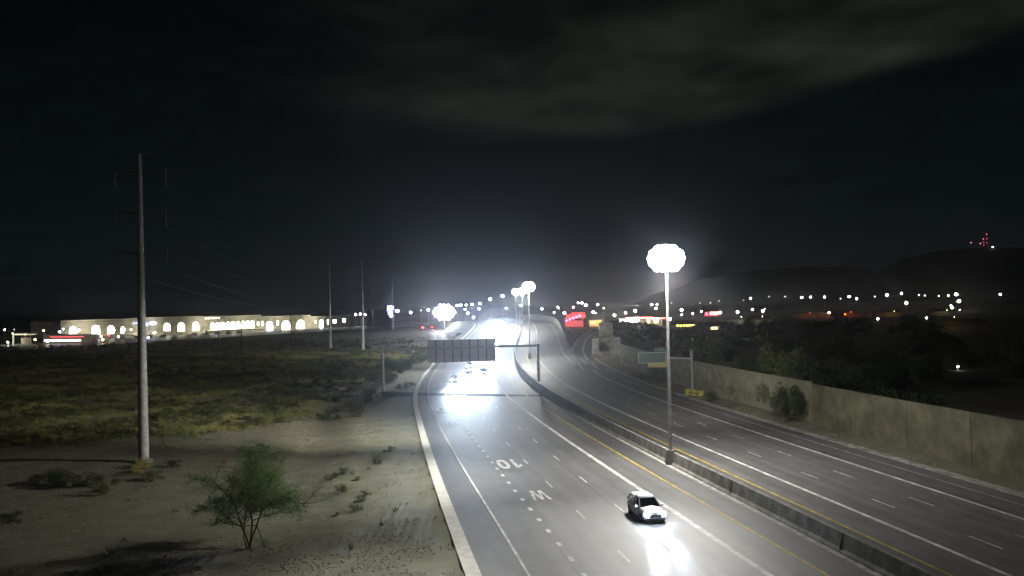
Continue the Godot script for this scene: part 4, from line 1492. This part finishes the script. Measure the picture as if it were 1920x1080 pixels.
	part(g, "lit_window", box_mesh(Vector3(2.6, 2.0, 0.2)), glow(Color(1.0, 0.8, 0.5), 2.2), Vector3(8.4, 3.4, 4.0))
	part(g, "shop_wall", box_mesh(Vector3(26, 4.4, 6)), white, Vector3(0, 2.2, -4))
	for x: float in [-12.0, -4.0, 4.0, 12.0]:
		part(g, "post", rod(0.25, 0.25, 5.2, 8), white, Vector3(x, 2.6, 2.0))
	omni(g, Vector3(-6, 4.6, 7.0), 130.0, Color(1.0, 1.0, 0.95), 0.5)
	omni(g, Vector3(8, 4.6, 7.0), 60.0, Color(1.0, 0.8, 0.7), 0.5)


func build_neighbourhood() -> void:
	var stucco := stained(grainy(Color(0.2, 0.17, 0.13), Color(0.3, 0.26, 0.2), 4.0, 0.9, 121, 0.03), 20.0, 0.7, 122)
	var tiles := grainy(Color(0.06, 0.05, 0.045), Color(0.11, 0.085, 0.07), 1.2, 0.85, 123, 0.03)
	var rows: Array = [
		[91.5, 478.0, 14.0, "house with a row of yellow lit windows past the tall median mast"],
		[98.5, 440.0, 11.0, "house with one square lit window below the red shop sign"],
		[146.0, 560.0, 30.0, "pale house row under two white lamps near the low hill"],
		[245.0, 700.0, 52.0, "long wall washed with orange light below the saddle"],
		[288.0, 690.0, 26.0, "house washed with brown light before the large pole lamp"],
		[330.0, 690.0, 18.0, "dim pale house past the large pole lamp"],
		[196.0, 395.0, 26.0, "long low roof catching faint yellow light far in the dark neighbourhood"],
	]
	var n := 0
	for r: Array in rows:
		var h := thing("house", r[3], "house", Vector3(r[0], 0, -r[1]), 0.0, "houses behind the sound wall")
		part(h, "wall", box_mesh(Vector3(r[2], 3.4, 9)), stucco, Vector3(0, 1.7, -4.5))
		var st := start()
		var w: float = r[2] * 0.5 + 0.5
		var ridge := w - 3.0
		quad(st, Vector3(-w, 3.4, 0.6), Vector3(w, 3.4, 0.6), Vector3(ridge, 5.6, -4.5), Vector3(-ridge, 5.6, -4.5))
		quad(st, Vector3(w, 3.4, -9.6), Vector3(-w, 3.4, -9.6), Vector3(-ridge, 5.6, -4.5), Vector3(ridge, 5.6, -4.5))
		tri(st, Vector3(w, 3.4, 0.6), Vector3(w, 3.4, -9.6), Vector3(ridge, 5.6, -4.5))
		tri(st, Vector3(-w, 3.4, -9.6), Vector3(-w, 3.4, 0.6), Vector3(-ridge, 5.6, -4.5))
		part(h, "roof", finish(st), tiles)
		if n == 0:
			for k in 6:
				part(h, "lit_window", box_mesh(Vector3([1.3, 0.9, 0.9, 1.2, 1.9, 1.5][k], 0.9, 0.15)), glow(Color(1.0, 0.95, 0.42), 4.0), Vector3(-4.1 + 1.62 * k, 3.0 - 0.2 * (k % 2), 0.1))
		elif n == 1:
			part(h, "lit_window", box_mesh(Vector3(3.2, 1.2, 0.15)), glow(Color(1.0, 0.86, 0.55), 5.0), Vector3(-0.2, 2.3, 0.1))
		elif n == 2:
			omni(h, Vector3(-5, 5.2, 4.0), 16.0, Color(0.95, 1.0, 0.9), 0.2)
			omni(h, Vector3(8, 5.2, 4.0), 10.0, Color(0.95, 1.0, 0.9), 0.2)
			part(h, "porch_light", ball(0.2), warm_glow, Vector3(-5, 5.2, 4.0))
			part(h, "porch_light", ball(0.2), warm_glow, Vector3(8, 5.2, 4.0))
		elif n == 3:
			for k in 3:
				omni(h, Vector3(-16 + 16 * k, 4.2, 5.0), 10.0, Color(1.0, 0.55, 0.28), 0.2)
				part(h, "porch_light", ball(0.2), orange_glow, Vector3(-16 + 16 * k, 4.2, 5.0))
		elif n == 4:
			omni(h, Vector3(2, 4.2, 5.0), 10.0, Color(1.0, 0.75, 0.4), 0.2)
			part(h, "porch_light", ball(0.2), warm_glow, Vector3(2, 4.2, 5.0))
		elif n == 5:
			omni(h, Vector3(0, 4.2, 5.0), 7.0, Color(1.0, 0.95, 0.8), 0.2)
			part(h, "porch_light", ball(0.2), warm_glow, Vector3(0, 4.2, 5.0))
		else:
			omni(h, Vector3(-4, 6.6, 3.0), 5.0, Color(1.0, 0.9, 0.5), 0.2)
			part(h, "porch_light", ball(0.12), warm_glow, Vector3(-4, 6.6, 3.0))
		n += 1
	# red and white shop sign
	var s := thing("red_shop_sign", "red and white lit shop sign above the dark trees", "sign", Vector3(129.5, 0, -585))
	part(s, "post", rod(0.3, 0.3, 7.0, 8), dark_metal, Vector3(0, 3.5, 0))
	part(s, "sign_face", box_mesh(Vector3(5.2, 1.8, 0.4)), glow(Color(1.0, 0.72, 0.66), 6.0), Vector3(1.2, 7.2, 0))
	part(s, "sign_face", ball(1.0), glow(Color(1.0, 0.2, 0.28), 14.0), Vector3(-3.6, 6.9, 0))
	part(s, "sign_edge", box_mesh(Vector3(9.0, 0.6, 0.3)), glow(Color(1.0, 0.05, 0.12), 1.5), Vector3(-0.6, 5.9, -0.1))
	# shaded twin-arm lamp that lights a patch of brown ground
	var t := thing("twin_arm_lamp", "pale twin-arm lamp post over a patch of brown lit ground", "street lamp", Vector3(107.5, 0, -381))
	part(t, "pole", rod(0.14, 0.1, 5.0, 8), plain(Color(0.6, 0.58, 0.52), 0.6), Vector3(0, 2.5, 0))
	part(t, "arm", box_mesh(Vector3(2.2, 0.12, 0.12)), galvanised, Vector3(0, 5.0, 0))
	part(t, "lamp_head", box_mesh(Vector3(0.7, 0.15, 0.35)), dark_metal, Vector3(-1.1, 5.12, 0))
	part(t, "lamp_head", box_mesh(Vector3(0.7, 0.15, 0.35)), dark_metal, Vector3(1.1, 5.12, 0))
	part(t, "lamp_lens", box_mesh(Vector3(0.4, 0.04, 0.25)), warm_glow, Vector3(-1.1, 5.02, 0))
	spot(t, Vector3(-1.1, 4.9, 0), Vector3(-5, 0, 2), 16.0, 62.0, 1.0, Color(1.0, 0.74, 0.42), 0.15)


func build_far_lamps() -> void:
	far_lamp(-85.8, 10.3, -760.0, 0.88, white_glow, "lone white street lamp halfway between the blue sign and the white floodlights")
	far_lamp(-91.0, 11.0, -900.0, 0.51, dim_glow, "faint white street lamp just before the white floodlight cluster")
	far_lamp(-65.4, 12.6, -700.0, 0.93, blue_glow, "small bluish street lamp touching the floodlight cluster on the sign side")
	far_lamp(-44.8, 15.4, -730.0, 0.97, blue_glow, "bluish street lamp first after the floodlight cluster")
	far_lamp(-43.5, 15.7, -760.0, 1.01, blue_glow, "bluish street lamp close second after the floodlight cluster")
	far_lamp(-40.5, 15.6, -790.0, 0.92, blue_glow, "bluish street lamp third after the floodlight cluster, level with the second")
	far_lamp(-31.3, 16.1, -700.0, 0.93, blue_glow, "large bluish street lamp midway between floodlights and motorway glare")
	far_lamp(-26.2, 16.7, -730.0, 0.85, blue_glow, "bluish street lamp above the edge of the motorway glare")
	far_lamp(-39.9, 12.1, -760.0, 0.88, blue_glow, "low bluish street lamp under the third one after the floodlights")
	far_lamp(-39.2, 8.5, -790.0, 1.18, blue_glow, "lowest large bluish street lamp between the two bright glares")
	far_lamp(-26.0, 12.6, -700.0, 0.81, blue_glow, "small bluish lamp touching the top of the motorway glare")
	far_lamp(-17.9, 20.0, -730.0, 1.21, blue_glow, "tall bluish street lamp standing above the motorway glare")
	far_lamp(-8.2, 22.6, -760.0, 1.26, blue_glow, "highest bluish street lamp, next to the twin masts")
	far_lamp(-5.5, 12.0, -790.0, 0.92, blue_glow, "small bluish street lamp between the motorway glare and the masts")
	far_lamp(-30.3, 6.1, -700.0, 0.81, blue_glow, "low pale lamp beside the reddish haze of the motorway glare")
	far_lamp(7.7, 14.1, -800.0, 0.93, white_glow, "white street lamp between the poles of the distant twin masts")
	far_lamp(24.8, 11.1, -760.0, 0.88, white_glow, "white street lamp above the bridge parapet beside the green sign")
	far_lamp(36.9, 7.3, -800.0, 0.66, white_glow, "small white street lamp over the far end of the bridge parapet")
	far_lamp(47.9, 11.0, -950.0, 0.94, white_glow, "small white street lamp above the parapet, upper of a close pair")
	far_lamp(49.0, 9.3, -950.0, 0.54, dim_glow, "tiny white street lamp just under another above the parapet")
	far_lamp(45.9, 6.6, -800.0, 1.19, white_glow, "white street lamp at the edge of the red filling station")
	far_lamp(60.8, 11.0, -900.0, 1.04, pink_glow, "pinkish street lamp above the red filling station")
	far_lamp(76.6, 14.9, -1050.0, 0.87, white_glow, "small white lamp, first of three in a row above the red station")
	far_lamp(81.0, 14.8, -1050.0, 1.22, white_glow, "wide white lamp, second of three in a row above the red station")
	far_lamp(81.5, 12.4, -1000.0, 1.49, white_glow, "largest white lamp of the three above the red station")
	far_lamp(104.3, 12.3, -1100.0, 1.09, white_glow, "white lamp high between the red station and the bright shop")
	far_lamp(80.4, 5.8, -900.0, 1.19, white_glow, "bright white lamp directly beside the red station")
	far_lamp(83.0, 4.7, -900.0, 0.76, dim_glow, "dimmer white lamp touching the bright one beside the red station")
	far_lamp(111.4, 7.6, -1100.0, 0.73, warm_glow, "tiny warm lamp above the concrete abutment pillar")
	far_lamp(90.3, 3.8, -800.0, 1.06, white_glow, "white lamp just past the concrete abutment pillar")
	far_lamp(112.8, 4.1, -900.0, 0.89, white_glow, "narrow white lamp over the near corner of the bright shop")
	far_lamp(115.7, 6.6, -850.0, 1.27, white_glow, "large white lamp standing above the middle of the bright shop")
	far_lamp(75.0, 2.8, -620.0, 0.92, white_glow, "low large white lamp in front of the bright shop")
	far_lamp(170.0, 10.9, -1100.0, 1.09, white_glow, "white lamp, first of a pair high over the bright shop roof")
	far_lamp(176.5, 10.8, -1100.0, 0.91, white_glow, "white lamp, second of a pair high over the bright shop roof")
	far_lamp(159.2, 7.2, -1000.0, 0.99, white_glow, "white lamp just below the high pair over the bright shop")
	far_lamp(203.0, 12.2, -1150.0, 0.65, dim_glow, "faint white lamp just past the tall median mast")
	far_lamp(111.5, 2.9, -640.0, 0.95, white_glow, "large low white lamp just past the tall median mast")
	far_lamp(150.0, 7.3, -800.0, 1.19, white_glow, "bright white lamp above the yellow lit windows")
	far_lamp(153.7, 2.7, -820.0, 0.68, white_glow, "small white lamp under the bright one above the yellow windows")
	far_lamp(159.9, 3.8, -800.0, 0.66, white_glow, "small white lamp between the yellow windows and the red sign")
	far_lamp(178.0, 4.8, -850.0, 0.70, white_glow, "small white lamp just before the red shop sign")
	far_lamp(195.5, 3.5, -850.0, 1.27, white_glow, "bright white lamp just past the red shop sign")
	far_lamp(212.1, 3.6, -850.0, 1.13, white_glow, "bright white lamp alone past the red sign")
	far_lamp(259.8, 10.9, -1250.0, 0.70, dim_glow, "faint lamp, first of the dim row at the foot of the low hill")
	far_lamp(274.6, 10.6, -1250.0, 0.70, dim_glow, "faint lamp, second of the dim row at the foot of the low hill")
	far_lamp(286.5, 13.3, -1250.0, 0.70, dim_glow, "faint lamp, third of the dim row at the foot of the low hill")
	far_lamp(320.5, 13.3, -1250.0, 0.70, dim_glow, "faint lamp, last of the dim row at the foot of the low hill")
	far_lamp(290.6, 16.2, -1100.0, 1.09, white_glow, "white lamp below the near shoulder of the low hill")
	far_lamp(213.0, 6.4, -800.0, 0.80, white_glow, "white lamp at the bright end of the pale house row")
	far_lamp(216.4, 5.1, -780.0, 1.03, white_glow, "wide white lamp over the pale house row")
	far_lamp(223.9, 6.7, -800.0, 0.45, dim_glow, "tiny lamp touching the wide one over the pale house row")
	far_lamp(370.4, 17.8, -1300.0, 0.73, dim_glow, "faint lamp between two brighter ones under the low hill")
	far_lamp(393.5, 17.3, -1300.0, 0.73, dim_glow, "faint lamp just before the bright one under the low hill")
	far_lamp(337.0, 15.6, -1050.0, 1.39, white_glow, "brightest white lamp under the top of the low hill")
	far_lamp(364.1, 16.0, -1100.0, 0.91, white_glow, "small white lamp beside the brightest one under the low hill")
	far_lamp(381.0, 15.6, -1100.0, 1.09, white_glow, "white lamp in the middle of the row under the low hill")
	far_lamp(436.9, 12.9, -1200.0, 0.68, dim_glow, "dim lamp just before the brightest lamp below the saddle")
	far_lamp(392.3, 15.7, -1050.0, 1.22, white_glow, "bright white lamp under the far slope of the low hill")
	far_lamp(400.9, 13.0, -1050.0, 1.04, white_glow, "white lamp lower than its neighbour under the far slope of the low hill")
	far_lamp(245.5, 4.0, -700.0, 0.70, white_glow, "white lamp at the near end of the orange lit wall")
	far_lamp(257.9, 2.5, -700.0, 0.58, orange_glow, "small orange lamp on the orange lit wall")
	far_lamp(482.4, 14.8, -1200.0, 0.84, dim_glow, "dim lamp below the saddle between the hills")
	far_lamp(457.2, 16.6, -1100.0, 1.46, white_glow, "bright white lamp below the saddle between the hills")
	far_lamp(474.9, 18.2, -1100.0, 1.09, white_glow, "white lamp at the foot of the high hill slope")
	far_lamp(349.4, 9.3, -800.0, 1.19, white_glow, "large white lamp on a visible pole below the high hill")
	far_lamp(541.4, 15.7, -1200.0, 0.84, dim_glow, "dim lamp, first of the faint group under the high hill")
	far_lamp(549.2, 14.8, -1200.0, 0.84, dim_glow, "dim lamp, second of the faint group under the high hill")
	far_lamp(567.6, 13.7, -1200.0, 0.84, dim_glow, "dim lamp, third of the faint group under the high hill")
	far_lamp(580.4, 14.2, -1200.0, 0.99, warm_glow, "dim yellowish lamp beside the bright pair under the high hill")
	far_lamp(443.3, 15.8, -900.0, 1.49, white_glow, "upper lamp of the brightest pair under the high hill")
	far_lamp(421.0, 9.3, -850.0, 1.41, white_glow, "lower lamp of the brightest pair under the high hill")
	far_lamp(389.0, 6.1, -800.0, 0.66, white_glow, "small white lamp, top of the close trio below the bright pair")
	far_lamp(380.2, 4.5, -780.0, 0.90, white_glow, "white lamp, largest of the close trio below the bright pair")
	far_lamp(396.5, 2.1, -800.0, 0.56, dim_glow, "small dim lamp standing apart in the trio below the bright pair")
	far_lamp(541.1, 14.6, -1000.0, 0.99, white_glow, "solitary white lamp under the flat top of the high hill")
	far_lamp(256.9, 2.1, -560.0, 0.46, white_glow, "small white garden lamp alone below the house row")
	far_lamp(226.7, 2.1, -560.0, 0.56, white_glow, "flat white porch lamp among the trees below the saddle")
	far_lamp(211.3, 1.7, -470.0, 0.33, dim_glow, "dim porch lamp low among the dark trees")
	far_lamp(94.4, 1.4, -192.0, 0.19, white_glow, "lone white yard lamp low in the dark just behind the sound wall")
	far_lamp(-132.2, 9.5, -760.0, 0.76, white_glow, "white car park lamp, first of three past the end of the long shop")
	far_lamp(-128.3, 9.9, -760.0, 0.88, white_glow, "white car park lamp, middle of three past the end of the long shop")
	far_lamp(-124.1, 9.3, -760.0, 0.76, white_glow, "white car park lamp, last of three past the end of the long shop")
	far_lamp(-338.0, 6.0, -600.0, 0.50, white_glow, "solitary white lamp far out beyond the end of the shop car park")
	far_lamp(-235.1, 6.7, -468.0, 0.54, blue_glow, "bluish lamp at the near corner of the long shop, left of the first arch")
	far_lamp(-233.2, 8.1, -468.0, 0.39, blue_glow, "small bluish lamp just above another at the near corner of the shop")
	far_lamp(-224.9, 7.4, -468.0, 0.47, white_glow, "white lamp between the first two shop arches")
	far_lamp(-215.8, 6.9, -468.0, 0.47, white_glow, "white lamp between the second and third shop arches")
	far_lamp(-213.6, 3.8, -468.0, 0.47, pink_glow, "pinkish lamp low among the parked cars before the shop")
	far_lamp(-209.7, 4.3, -468.0, 0.39, red_glow, "red lamp low among the parked cars before the shop")
	far_lamp(-212.8, 2.1, -468.0, 0.54, warm_glow, "warm white lamp lowest on the field side of the car park")
	far_lamp(-206.9, 7.0, -468.0, 0.47, white_glow, "white lamp beside the small fourth shop arch")
	far_lamp(-204.7, 3.6, -468.0, 0.47, white_glow, "white lamp low before the small fourth shop arch")
	far_lamp(-201.6, 7.1, -468.0, 0.47, white_glow, "white lamp below the blue shop sign")
	far_lamp(-198.0, 7.1, -468.0, 0.47, warm_glow, "warm lamp beside the tall power pole, below the blue sign")
	far_lamp(-189.2, 2.7, -468.0, 0.54, blue_glow, "bluish lamp low just past the tall power pole")
	far_lamp(-185.9, 5.2, -468.0, 0.62, white_glow, "bright white lamp under the oval white shop sign")
	far_lamp(-243.4, 7.5, -468.0, 0.39, warm_glow, "warm lamp under the kiosk canopy")
	far_lamp(-247.9, 2.9, -468.0, 0.47, warm_glow, "yellowish lamp low beside the kiosk")
	far_lamp(-241.3, 1.9, -468.0, 0.47, white_glow, "white lamp at the field edge below the kiosk")
	far_lamp(-262.1, 1.9, -468.0, 0.47, white_glow, "white lamp at the very edge of the car park, low before the kiosk")
	far_lamp(-259.5, 6.4, -468.0, 0.26, dim_glow, "tiny white lamp beyond the kiosk")
	far_lamp(-253.1, 5.7, -468.0, 0.26, dim_glow, "tiny white lamp close beside the kiosk")


func far_lamp(x: float, y: float, z: float, r: float, m: StandardMaterial3D, label: String) -> void:
	var t := thing("street_lamp", label, "street lamp", Vector3(x, 0, z), 0.0, "distant city lamps")
	part(t, "pole", rod(0.13, 0.09, y, 6), galvanised, Vector3(0, y * 0.5, 0))
	part(t, "lamp_glass", ball(r, 0.85), m, Vector3(0, y, 0.2))
